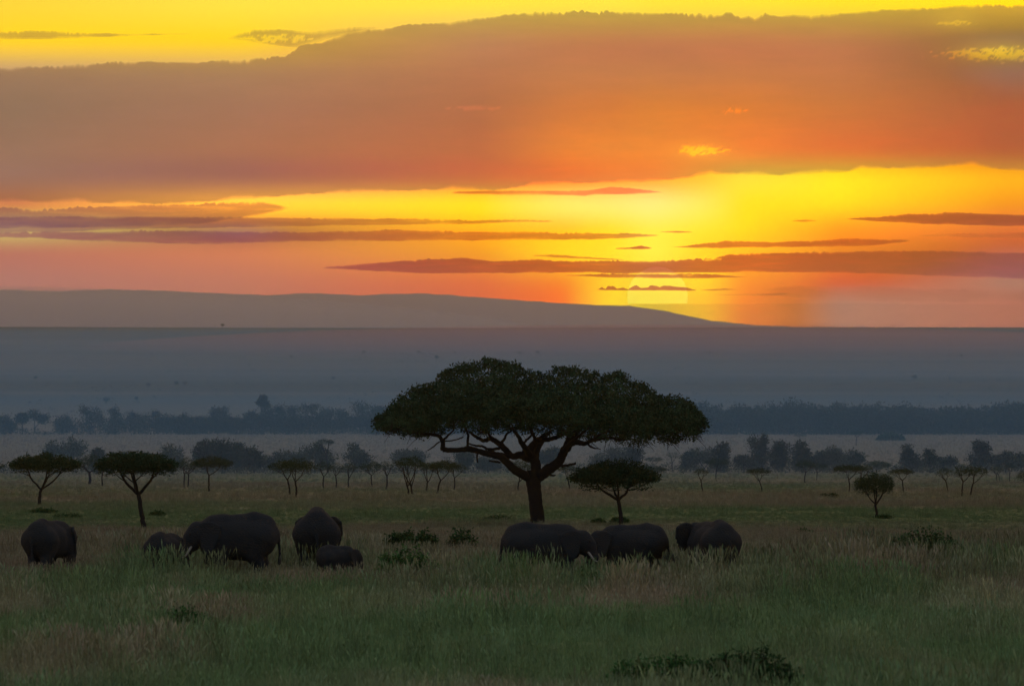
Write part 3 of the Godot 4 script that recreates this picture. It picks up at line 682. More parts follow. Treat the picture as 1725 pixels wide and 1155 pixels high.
# Bones are [from, to, radius at from, radius at to, blend, squash] in metres: facing +x, up y, z to its right. Joined by a smooth minimum and skinned by surface nets.
func skin(bones: Array, cell: float, lo: Vector3, hi: Vector3) -> ArrayMesh:
	var nx := int((hi.x - lo.x) / cell) + 1
	var ny := int((hi.y - lo.y) / cell) + 1
	var nz := int((hi.z - lo.z) / cell) + 1
	var f := PackedFloat32Array()
	f.resize(nx * ny * nz)
	f.fill(9.0)
	for b in bones:
		var p: Vector3 = b[0]
		var q: Vector3 = b[1]
		var r0: float = b[2]
		var r1: float = b[3]
		var k: float = b[4]
		var sq: Vector3 = b[5] if b.size() > 5 else Vector3.ONE       # the bone's cross-section is stretched by this
		var m := maxf(r0, r1) + 0.14
		var e := Vector3(m * sq.x, m * sq.y, m * sq.z)
		var a0 := (p.min(q) - e - lo) / cell
		var a1 := (p.max(q) + e - lo) / cell
		var ax := q - p
		var axs := Vector3(ax.x / sq.x, ax.y / sq.y, ax.z / sq.z)
		var ll := maxf(axs.length_squared(), 1e-6)
		var scale_ := minf(sq.x, minf(sq.y, sq.z))
		for iz in range(maxi(0, int(a0.z)), mini(nz, int(a1.z) + 2)):
			var dz := (lo.z + iz * cell - p.z) / sq.z
			for iy in range(maxi(0, int(a0.y)), mini(ny, int(a1.y) + 2)):
				var dy := (lo.y + iy * cell - p.y) / sq.y
				var row := (iz * ny + iy) * nx
				for ix in range(maxi(0, int(a0.x)), mini(nx, int(a1.x) + 2)):
					var dx := (lo.x + ix * cell - p.x) / sq.x
					var t := clampf((dx * axs.x + dy * axs.y + dz * axs.z) / ll, 0.0, 1.0)
					var ex := dx - axs.x * t
					var ey := dy - axs.y * t
					var ez := dz - axs.z * t
					var d := (sqrt(ex * ex + ey * ey + ez * ez) - lerpf(r0, r1, t)) * scale_
					var w := f[row + ix]
					var h := maxf(k - absf(w - d), 0.0) / k
					f[row + ix] = minf(w, d) - h * h * k * 0.25
	var id := PackedInt32Array()
	id.resize(nx * ny * nz)
	id.fill(-1)
	var v := PackedVector3Array()
	var step := [0, 1, nx, nx + 1, nx * ny, nx * ny + 1, nx * ny + nx, nx * ny + nx + 1]
	for iz in nz - 1:
		for iy in ny - 1:
			for ix in nx - 1:
				var o := (iz * ny + iy) * nx + ix
				var neg := 0
				for s in step:
					if f[o + s] < 0.0: neg += 1
				if neg == 0 or neg == 8: continue
				var sum := Vector3.ZERO
				var n := 0
				for e in EDGES:
					var fa: float = f[o + step[e[0]]]
					var fb: float = f[o + step[e[1]]]
					if (fa < 0.0) != (fb < 0.0):
						var t := fa / (fa - fb)
						var ca := Vector3(e[0] & 1, (e[0] >> 1) & 1, e[0] >> 2)
						var cb := Vector3(e[1] & 1, (e[1] >> 1) & 1, e[1] >> 2)
						sum += ca.lerp(cb, t)
						n += 1
				id[o] = v.size()
				v.append(lo + (Vector3(ix, iy, iz) + sum / n) * cell)
	var idx := PackedInt32Array()
	var sx := 1
	var sy := nx
	var sz := nx * ny
	for iz in range(1, nz - 1):
		for iy in range(1, ny - 1):
			for ix in range(1, nx - 1):
				var o := iz * sz + iy * sy + ix
				var inside := f[o] < 0.0
				for axis in 3:
					var s: int = [sx, sy, sz][axis]
					if (f[o + s] < 0.0) == inside: continue
					var u: int = [sy, sz, sx][axis]
					var w: int = [sz, sx, sy][axis]
					var a := id[o]
					var b := id[o - u]
					var c := id[o - u - w]
					var d := id[o - w]
					if a < 0 or b < 0 or c < 0 or d < 0: continue
					if inside: idx.append_array(PackedInt32Array([a, c, b, a, d, c]))
					else: idx.append_array(PackedInt32Array([a, b, c, a, c, d]))
	var st := SurfaceTool.new()
	st.create_from_arrays(array_mesh(v, idx).surface_get_arrays(0))
	st.generate_normals()
	return st.commit()

const EDGES := [[0, 1], [2, 3], [4, 5], [6, 7], [0, 2], [1, 3], [4, 6], [5, 7], [0, 4], [1, 5], [2, 6], [3, 7]]

func V(x: float, y: float, z: float) -> Vector3: return Vector3(x, y, z)

func elephant_mesh(ears: float, head_low: float, calf: bool) -> ArrayMesh:
	var h := V(1.7, 2.1 - head_low, 0)            # the skull
	var b := [
		[V(0.75, 1.92, 0), V(0.0, 1.82, 0), 0.68, 0.76, 0.3, V(1, 1, 0.98)],
		[V(0.0, 1.82, 0), V(-0.95, 1.95, 0), 0.76, 0.72, 0.3, V(1, 1, 1.1)],
		[V(0.55, 1.42, 0), V(-0.6, 1.36, 0), 0.52, 0.55, 0.3, V(1, 1, 1.3)],        # belly
		[V(0.95, 2.42, 0), V(0.55, 2.5, 0), 0.26, 0.22, 0.3],                     # withers, spine, hips
		[V(0.55, 2.5, 0), V(-0.1, 2.47, 0), 0.22, 0.22, 0.3],
		[V(-0.1, 2.47, 0), V(-0.75, 2.6, 0), 0.22, 0.24, 0.3],
		[V(-0.75, 2.6, 0), V(-1.25, 2.36, 0), 0.24, 0.26, 0.3],
		[V(-1.2, 2.3, 0), V(-1.5, 1.95, 0), 0.4, 0.28, 0.3],
		[V(-1.2, 1.9, 0), V(-1.15, 1.5, 0), 0.5, 0.46, 0.3, V(1, 1, 1.3)],
		[V(0.9, 1.75, 0), V(1.1, 1.5, 0), 0.55, 0.36, 0.3],                       # chest
		[V(1.0, 2.15, 0), h + V(-0.12, 0.02, 0), 0.52, 0.42, 0.3],                # neck
		[h + V(-0.05, 0.12, 0), h + V(0.16, -0.12, 0), 0.43, 0.36, 0.2],          # skull
		[h + V(0.0, 0.36, 0.13), h + V(0.22, 0.08, 0.1), 0.22, 0.2, 0.12], [h + V(0.0, 0.36, -0.13), h + V(0.22, 0.08, -0.1), 0.22, 0.2, 0.12],
		[h + V(-0.05, -0.25, 0), h + V(0.28, -0.6, 0), 0.3, 0.18, 0.18],          # jaw
		[h + V(0.3, -0.15, 0), h + V(0.46, -0.72, 0), 0.25, 0.19, 0.15],          # trunk
		[h + V(0.46, -0.72, 0), h + V(0.44, -1.2, 0), 0.19, 0.145, 0.1],
		[h + V(0.44, -1.2, 0), V(h.x + 0.3, 0.38, 0), 0.145, 0.11, 0.08],
		[V(h.x + 0.3, 0.38, 0), V(h.x + 0.05, 0.3, 0.08), 0.11, 0.085, 0.06],
		[V(-1.58, 2.12, 0), V(-1.8, 1.7, 0.03), 0.11, 0.07, 0.12],                # tail
		[V(-1.8, 1.7, 0.03), V(-1.86, 1.05, 0.1), 0.07, 0.05, 0.05],
		[V(-1.86, 1.05, 0.1), V(-1.83, 0.72, 0.12), 0.065, 0.08, 0.05],
		[h + V(0.22, 0.1, 0.26), h + V(0.26, 0.02, 0.28), 0.1, 0.09, 0.06], [h + V(0.22, 0.1, -0.26), h + V(0.26, 0.02, -0.28), 0.1, 0.09, 0.06],
	]
	for s in [-1.0, 1.0]:
		var ahead: float = 0.14 * s
		b.append_array([
			[V(0.85, 1.7, 0.45 * s), V(0.9 + ahead, 0.95, 0.45 * s), 0.42, 0.29, 0.25],
			[V(0.9 + ahead, 0.95, 0.45 * s), V(0.9 + ahead, 0.3, 0.45 * s), 0.28, 0.235, 0.12],
			[V(0.9 + ahead, 0.3, 0.45 * s), V(0.93 + ahead, 0.1, 0.45 * s), 0.24, 0.28, 0.08],
			[V(-1.0, 1.75, 0.48 * s), V(-0.85 - ahead, 1.05, 0.46 * s), 0.54, 0.34, 0.25],
			[V(-0.85 - ahead, 1.05, 0.46 * s), V(-1.1 - ahead, 0.55, 0.45 * s), 0.33, 0.25, 0.12],
			[V(-1.1 - ahead, 0.55, 0.45 * s), V(-1.05 - ahead, 0.1, 0.45 * s), 0.25, 0.27, 0.08],
		])
		# the ear: a broad flap hinged behind the skull; it swings out with ears
		var hinge := h + V(-0.16, 0.12, 0.36 * s)
		var out := V(-cos(ears), 0, sin(ears) * s)
		for k in 9:
			var u := k / 8.0
			var top := hinge + V(0, 0.34 + 0.12 * sin(PI * u) - 0.12 * u, 0) + out * (u * 0.95)
			var low := hinge + V(0.0, -0.45 - 0.62 * sin(PI * minf(u * 0.7 + 0.1, 1.0)) * (1.0 - 0.3 * u) + 0.42 * u * u, 0) + out * (0.1 + u * 0.78) + V(0.05, 0, 0.1 * s)
			b.append([top, low, 0.075, 0.055, 0.06])
	if calf:
		for e in b:            # a calf: shorter body, bigger head, shorter trunk
			e[0] = V(e[0].x * 0.84, e[0].y, e[0].z)
			e[1] = V(e[1].x * 0.84, e[1].y, e[1].z)
	return skin(b, 0.05, V(-2.15, -0.25, -1.7), V(2.6, 3.15, 1.7))

func tusk_mesh(h: Vector3, s: float) -> ArrayMesh:
	var v := PackedVector3Array()
	var ix := PackedInt32Array()
	var nn := PackedVector3Array()
	tube(v, ix, nn, [h + V(0.2, -0.42, 0.2 * s), h + V(0.36, -0.68, 0.27 * s), h + V(0.46, -0.83, 0.3 * s), h + V(0.57, -0.91, 0.28 * s), h + V(0.64, -0.92, 0.27 * s)], [0.055, 0.052, 0.045, 0.03, 0.01], 8)
	return array_mesh(v, ix, nn)

func eye_mesh() -> SphereMesh:
	var e := SphereMesh.new()
	e.radius = 0.035
	e.height = 0.07
	e.radial_segments = 10
	e.rings = 6
	return e

func make_elephant(at_: Vector3, turn: float, size: Vector3, body: ArrayMesh, head: Vector3, tusks: bool, label: String) -> Node3D:
	var o := thing("elephant", at_, turn, label, "elephant", "elephants grazing in the tall grass")
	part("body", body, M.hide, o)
	for s in [-1.0, 1.0]:
		if tusks: part("tusk", tusk_mesh(head, s), M.ivory, o)
		var e := part("eye", eye_mesh(), M.eye, o)
		e.position = head + V(0.3, 0.05, 0.355 * s)
	for c in o.get_children(): (c as Node3D).transform = Transform3D(Basis.from_scale(size), Vector3.ZERO) * (c as Node3D).transform
	return o

func build_elephants() -> void:
	var graze := elephant_mesh(0.62, 0.2, false)
	var alert := elephant_mesh(1.18, -0.05, false)
	var calf := elephant_mesh(0.66, 0.16, true)
	var low := V(1.7, 1.9, 0)
	var high := V(1.7, 2.15, 0)
	var young := V(1.43, 1.94, 0)
	var put := func(px: float, d: float) -> Vector3:
		var p := at(px, 960, d)
		p.y = ground(p.x, d)
		return p
	make_elephant(put.call(84, 297.0), deg_to_rad(62), V(0.9, 0.9, 0.9), graze, low, false, "half grown elephant alone at the far left, seen from behind")
	make_elephant(put.call(279, 289.0), deg_to_rad(60), V(0.74, 0.73, 0.74), calf, young, false, "elephant calf close to the raised front of the biggest elephant")
	make_elephant(put.call(398, 287.0), deg_to_rad(180 + 8), V(1.04, 1.04, 1.06), graze, low, true, "biggest elephant in side view facing left with lowered head and tusk")
	make_elephant(put.call(535, 294.0), deg_to_rad(89), V(1.05, 1.1, 1.08), graze, low, false, "large elephant seen squarely from behind, a calf at its right heel")
	make_elephant(put.call(568, 284.0), deg_to_rad(22), V(0.6, 0.56, 0.58), calf, young, false, "small calf at the heel of the elephant seen squarely from behind")
	make_elephant(put.call(916, 285.0), deg_to_rad(-5), V(1.02, 0.9, 0.95), graze, low, true, "elephant facing right below the tall acacia, tail hanging at left, tusk showing")
	make_elephant(put.call(1064, 292.0), deg_to_rad(180 - 14), V(0.92, 0.86, 0.92), graze, low, false, "elephant facing left whose head hides behind its neighbour's head")
	make_elephant(put.call(1119, 299.0), deg_to_rad(30), V(0.4, 0.38, 0.4), calf, young, false, "smallest calf half hidden at the rump of the left facing elephant")
	make_elephant(put.call(1200, 290.0), deg_to_rad(114), V(0.94, 0.92, 0.95), alert, high, false, "rightmost elephant seen from behind with its ears spread out")

# ---------------------------------------------------------------- where things stand

func far_of(py: float) -> float:        # distance at which the land crosses that row of the grid
	var d := 120.0
	while d < 2620.0:
		if LEVEL - LENS * (on_line(LAND, d) - EYE) / d <= py: return d
		d += 2.0
	return 2600.0

func stand(px: float, d: float) -> Vector3:
	var p := at(px, LEVEL, d)
	p.y = ground(p.x, d)
	return p

func build_acacias() -> void:
	# [base x, base row, top row, crown left, crown right, crown thickness rows, fork, stems, shape, label]
	var rows := [
		[66, 852, 767, 13, 135, 27, 0.36, 1, 0.0, "flat crowned acacia nearest the left edge with a slanting trunk"],
		[243, 892, 765, 155, 299, 33, 0.5, 1, 0.1, "flat crowned acacia with a bare side limb above the calf at left"],
		[1047, 890, 777, 962, 1108, 46, 0.46, 1, -0.6, "middle sized acacia with a dense domed crown right of the tallest one"],
		[1477, 872, 799, 1442, 1505, 29, 0.36, 1, 0.9, "small round headed tree standing alone at right"],
		[150, 815, 765, 122, 178, 24, 0.45, 1, 0.2, "stout trunked acacia half hidden between the two left acacias"],
		[172, 818, 770, 158, 188, 20, 0.5, 1, 0.2, "thin stemmed acacia peeping out left of the second acacia's crown"],
		[313, 820, 771, 293, 340, 20, 0.5, 2, 0.1, "two stemmed acacia left of the lone flat one at mid left"],
		[352, 827, 769, 320, 393, 19, 0.5, 1, 0.0, "lone flat acacia with a low right limb at mid left"],
		[488, 832, 774, 450, 508, 20, 0.48, 1, 0.0, "left one of two crossing acacias at mid left"],
		[498, 837, 771, 470, 532, 24, 0.45, 1, 0.0, "right one of two crossing acacias at mid left"],
		[545, 823, 777, 527, 562, 17, 0.5, 1, 0.1, "first slim acacia right of the crossing pair"],
		[566, 821, 778, 553, 582, 16, 0.5, 1, 0.1, "second slim acacia right of the crossing pair"],
		[587, 821, 778, 573, 605, 16, 0.42, 1, 0.1, "slim fork stemmed acacia, third right of the crossing pair"],
		[627, 820, 776, 601, 646, 18, 0.5, 1, 0.1, "broad slim stemmed acacia, fourth right of the crossing pair"],
		[650, 824, 774, 636, 664, 18, 0.5, 1, 0.2, "small acacia with a looped stem, left of the two stemmed one"],
		[692, 832, 768, 662, 718, 21, 0.25, 2, 0.0, "two stemmed acacia left of the tall acacia's shadowed limbs"],
		[719, 828, 777, 700, 738, 15, 0.35, 1, 0.1, "acacia with a crooked forking stem beside the two stemmed one"],
		[736, 831, 775, 712, 776, 17, 0.45, 1, 0.0, "right leaning acacia under the tall acacia's left limb"],
		[765, 824, 780, 750, 789, 14, 0.5, 1, 0.1, "thin leaning acacia just right of the right leaning one"],
		[873, 826, 773, 853, 902, 20, 0.35, 1, 0.3, "faint acacia seen just left of the tall acacia's trunk"],
		[959, 825, 781, 938, 978, 14, 0.5, 1, 0.1, "thin branched acacia seen just right of the tall acacia's trunk"],
		[1093, 814, 785, 1078, 1126, 10, 0.5, 1, 0.0, "flat acacia peeping out behind the middle sized domed one"],
		[1185, 828, 788, 1167, 1196, 10, 0.55, 1, 0.0, "slim small crowned acacia right of the domed one"],
		[1206, 807, 772, 1188, 1232, 12, 0.45, 1, 0.2, "shaded acacia against the thicket behind the slim small crowned one"],
		[1284, 828, 787, 1257, 1299, 11, 0.5, 1, 0.0, "flat acacia with forked arms standing alone right of centre"],
		[1356, 813, 774, 1338, 1377, 14, 0.5, 1, 0.1, "shaded acacia against the thicket with a bent stem"],
		[1376, 809, 780, 1362, 1396, 10, 0.5, 1, 0.1, "thin acacia close right of the bent stemmed one"],
		[1431, 828, 782, 1404, 1457, 13, 0.5, 1, 0.0, "left one of a pair of acacias behind the round headed tree"],
		[1442, 827, 782, 1434, 1472, 12, 0.5, 1, 0.0, "right one of a pair of acacias behind the round headed tree"],
		[1476, 803, 776, 1456, 1504, 12, 0.5, 1, 0.3, "low domed acacia seen above the round headed tree"],
		[1523, 829, 788, 1497, 1542, 11, 0.55, 1, 0.0, "thin flat acacia right of the round headed tree"],
		[1598, 830, 788, 1575, 1608, 13, 0.55, 1, 0.1, "left one of three close acacias near the right edge"],
		[1621, 835, 782, 1603, 1642, 20, 0.5, 1, 0.2, "middle one of three close acacias near the right edge"],
		[1635, 835, 783, 1622, 1667, 18, 0.45, 1, 0.2, "right one of three close acacias near the right edge"],
		[1683, 812, 784, 1666, 1692, 12, 0.5, 2, 0.2, "two stemmed acacia right of the three close ones"],
		[1701, 811, 781, 1690, 1712, 10, 0.5, 1, 0.2, "thin acacia last before the right edge tree"],
		[1730, 830, 792, 1711, 1752, 18, 0.5, 1, 0.2, "acacia cut off by the right edge of the view"],
		[-8, 826, 776, -30, 9, 14, 0.5, 1, 0.1, "acacia cut off by the left edge of the view"],
		[1348, 745, 731, 1338, 1360, 5, 0.5, 1, 0.0, "tiny far acacia on the pale grass before the forest"],
		[1443, 751, 726, 1432, 1455, 7, 0.6, 1, 0.0, "small far acacia with a thin stem before the forest"],
		[552, 797, 739, 530, 565, 10, 0.6, 1, 0.0, "tall flat acacia rising out of the thicket at mid left"],
		[1100, 796, 770, 1083, 1119, 8, 0.55, 1, 0.0, "flat acacia rising out of the thicket above the domed one"],
		[1133, 796, 760, 1121, 1147, 13, 0.5, 1, 0.4, "round topped acacia rising out of the thicket at centre right"],
		[752, 797, 768, 746, 760, 5, 0.6, 1, 0.0, "very small acacia in the thicket below the tall acacia's left limb"],
	]
	var k := 0
	for r in rows:
		k += 1
		var d := far_of(r[1])
		var s: float = d / LENS
		var o := thing("acacia_tree", stand(r[0], d), 0.0, r[9], "tree", "" if k < 5 else "acacias dotted over the plain")
		var half: float = (r[4] - r[3]) * (0.5 if k == 4 else 0.46) * s
		var shift: float = ((r[3] + r[4]) * 0.5 - r[0]) * s
		var tall: float = (r[1] - r[2]) * s
		var big: float = clampf((r[4] - r[3]) / 60.0, 0.35, 2.4)
		acacia(o, tall, half, r[5] * s, tall * (0.034 if k != 5 else 0.06) * (0.8 if d > 900.0 else 1.0), Vector3(shift * 0.6, 0, 0), 4 if k < 5 else 3, r[6], int(620 * big) if k > 4 else int(900 * big * (1.7 if k == 4 else 1.0)), 100 + k * 7, r[8], r[7], shift, 9 if k < 5 else 6)

func lobes_of(list: Array, s: float, cx: float, base: float) -> Array:
	var out := []
	for l in list: out.append([(l[0] - cx) * s, (base - l[1]) * s, l[2] * s, l[3] * s])
	return out

func build_thicket() -> void:
	# bushes and trees along the far side of the grass, about 1.6 km out: [base x, lobes as centre x, centre row, half width, half height, tone, sparse, label]
	var dark := Color(0.034, 0.05, 0.026)
	var pale := Color(0.085, 0.10, 0.062)
	var mid := Color(0.055, 0.072, 0.038)
	var rows := [
		[92, 779, [[92, 760, 19, 15], [80, 768, 10, 8]], mid, 0.6, 1.6, "thin see through tree behind the leftmost acacia, lower of two"],
		[124, 779, [[124, 752, 20, 17], [118, 765, 18, 12]], mid, 0.6, 1.6, "thin see through tree behind the leftmost acacia, taller of two"],
		[163, 797, [[165, 765, 10, 9], [160, 780, 8, 14]], dark, 0.0, 1.3, "dark narrow tree above the stout trunked acacia"],
		[213, 797, [[205, 775, 18, 14], [240, 775, 16, 12]], pale, 0.2, 1.4, "pale bush showing over the second acacia's crown"],
		[288, 797, [[288, 768, 20, 18], [280, 780, 24, 14]], pale, 0.2, 1.4, "pale round bush right of the second acacia's crown"],
		[348, 797, [[345, 758, 16, 16], [335, 770, 12, 16], [352, 778, 18, 16]], dark, 0.0, 1.5, "dark tree at the left end of the big dark thicket clump"],
		[374, 797, [[372, 757, 19, 16], [378, 774, 22, 18]], dark, 0.0, 1.5, "dark tree forming the top of the big dark thicket clump"],
		[402, 797, [[396, 762, 15, 15], [406, 776, 18, 18]], dark, 0.0, 1.5, "dark tree in the middle of the big dark thicket clump"],
		[428, 797, [[424, 768, 14, 14], [430, 780, 14, 14]], dark, 0.0, 1.5, "dark tree at the right end of the big dark thicket clump"],
		[472, 797, [[455, 780, 16, 14], [478, 772, 20, 14], [500, 776, 18, 14]], mid, 0.2, 1.3, "broad greyish bush right of the big dark clump"],
		[530, 797, [[513, 770, 14, 14], [532, 762, 15, 14], [545, 775, 20, 18]], mid, 0.0, 1.4, "dark bush under the tall flat acacia of the thicket"],
		[598, 797, [[596, 757, 9, 9], [600, 772, 24, 12], [612, 780, 18, 14]], mid, 0.1, 1.3, "bush with a small raised head right of the thicket acacia"],
		[688, 797, [[676, 772, 16, 13], [700, 772, 20, 12]], pale, 0.2, 1.4, "pale rounded bush behind the two stemmed acacia"],
		[783, 797, [[783, 770, 15, 8], [783, 778, 12, 7]], mid, 0.0, 1.3, "squat dark tree under the tall acacia's left limb"],
		[822, 797, [[815, 782, 14, 10], [830, 784, 14, 9]], mid, 0.1, 1.3, "low bush seen under the tall acacia's left fork"],
		[925, 797, [[918, 774, 12, 12], [932, 770, 12, 14]], mid, 0.0, 1.4, "bluish bush seen through the tall acacia's right fork"],
		[1028, 797, [[1010, 780, 20, 14], [1032, 768, 20, 16], [1045, 776, 16, 18]], pale, 0.1, 1.4, "pale sloping bush above the domed acacia"],
		[1066, 797, [[1058, 768, 9, 13], [1072, 765, 11, 12], [1064, 782, 14, 14]], dark, 0.0, 1.3, "dark tall tree right of the pale sloping bush"],
		[1163, 797, [[1163, 774, 15, 10], [1160, 784, 12, 8]], mid, 0.0, 1.3, "small tree in the thicket above the slim small crowned acacia"],
		[1186, 797, [[1175, 772, 20, 13], [1200, 772, 16, 14]], pale, 0.2, 1.4, "pale wide bush left of the dark leaning tree"],
		[1215, 797, [[1219, 756, 9, 9], [1214, 768, 13, 13], [1212, 782, 14, 14]], dark, 0.0, 1.4, "dark leaning tree standing in the thicket right of centre"],
		[1254, 797, [[1250, 778, 12, 9], [1262, 784, 12, 10]], mid, 0.0, 1.3, "low bush between two tall dark trees right of centre"],
		[1280, 797, [[1272, 750, 12, 11], [1285, 752, 10, 14], [1280, 770, 16, 15], [1278, 784, 14, 12]], dark, 0.1, 1.4, "tallest broad tree of the thicket right of centre"],
		[1318, 797, [[1316, 757, 14, 12], [1312, 776, 18, 18]], dark, 0.05, 1.4, "broad dark tree next to the tallest of the thicket"],
		[1352, 797, [[1349, 754, 9, 9], [1350, 768, 16, 13], [1354, 782, 20, 14]], dark, 0.0, 1.4, "dark tree at the right end of the tall thicket group"],
		[1390, 797, [[1382, 778, 14, 13], [1394, 776, 16, 13]], mid, 0.0, 1.4, "round bush right of the tall thicket group"],
		[1410, 797, [[1405, 765, 11, 9], [1412, 778, 16, 12]], pale, 0.1, 1.3, "pale headed bush above the pair of acacias"],
		[1440, 797, [[1440, 776, 18, 13], [1430, 784, 16, 12]], mid, 0.0, 1.4, "wide round bush left of the low domed acacia"],
		[1530, 797, [[1530, 762, 9, 11], [1530, 774, 15, 13], [1540, 784, 22, 12]], dark, 0.0, 1.3, "dark pointed tree at right"],
		[1567, 797, [[1566, 765, 8, 8], [1568, 776, 14, 11], [1590, 782, 14, 11], [1604, 778, 7, 9]], dark, 0.1, 1.3, "dark bush with a raised knob right of the pointed tree"],
		[1654, 797, [[1652, 755, 12, 10], [1658, 762, 10, 10], [1654, 778, 20, 14]], dark, 0.0, 1.4, "tall dark tree with a flat broad head near the right edge"],
		[1695, 797, [[1698, 768, 10, 5], [1684, 778, 14, 10], [1706, 780, 16, 11]], mid, 0.1, 1.3, "bush behind the two stemmed acacia near the right edge"],
		[1730, 797, [[1720, 778, 16, 12], [1742, 776, 18, 12]], mid, 0.0, 1.4, "bush at the right edge of the thicket"],
	]
	var k := 0
	for r in rows:
		k += 1
		var d := far_of(r[1] - 0.5) + rng.randf_range(-25, 25)
		var s := d / LENS
		var o := thing("thicket_tree", stand(r[0], d), 0.0, r[6], "tree", "trees and bushes of the thicket")
		leafy(o, lobes_of(r[2], s, r[0], r[1]), 18.0 * s * 0.35, 0.22, 560, 0.34 * r[5], r[3], 300 + k * 3, r[4])
	scrub("plain_scrub", "scattered dark scrub on the far rising plain", -200.0, 1950.0, 3000.0, 8900.0, 1000, 2.0, dark, 47)
	scrub("scrub", "low grey green scrub along the foot of the thicket", -120.0, 1850.0, 1560.0, 1660.0, 1500, 1.4, pale * 0.8, 41)

func scrub(called: String, label: String, x0: float, x1: float, d0: float, d1: float, n: int, size: float, tone: Color, seed_: int) -> void:
	rng.seed = seed_
	var lv := PackedVector3Array()
	var lc := PackedColorArray()
	for i in n:
		var px := rng.randf_range(x0, x1)
		var d := rng.randf_range(d0, d1)
		var lump := 0.75 + 0.9 * noise.get_noise_2d(px * 1.6, d * 0.2 + seed_)
		if lump < 0.38: continue
		var p := stand(px, d) + Vector3(0, rng.randf_range(0.1, 1.2) * size * lump, 0)
		sprig(lv, lc, p, size * 0.62, 12, size * 0.36, 0.6, tone * rng.randf_range(0.8, 1.2))
	tag(part(called, array_mesh(lv, PackedInt32Array(), PackedVector3Array(), lc), M.leaf, self), label, "scrub", "", "stuff")

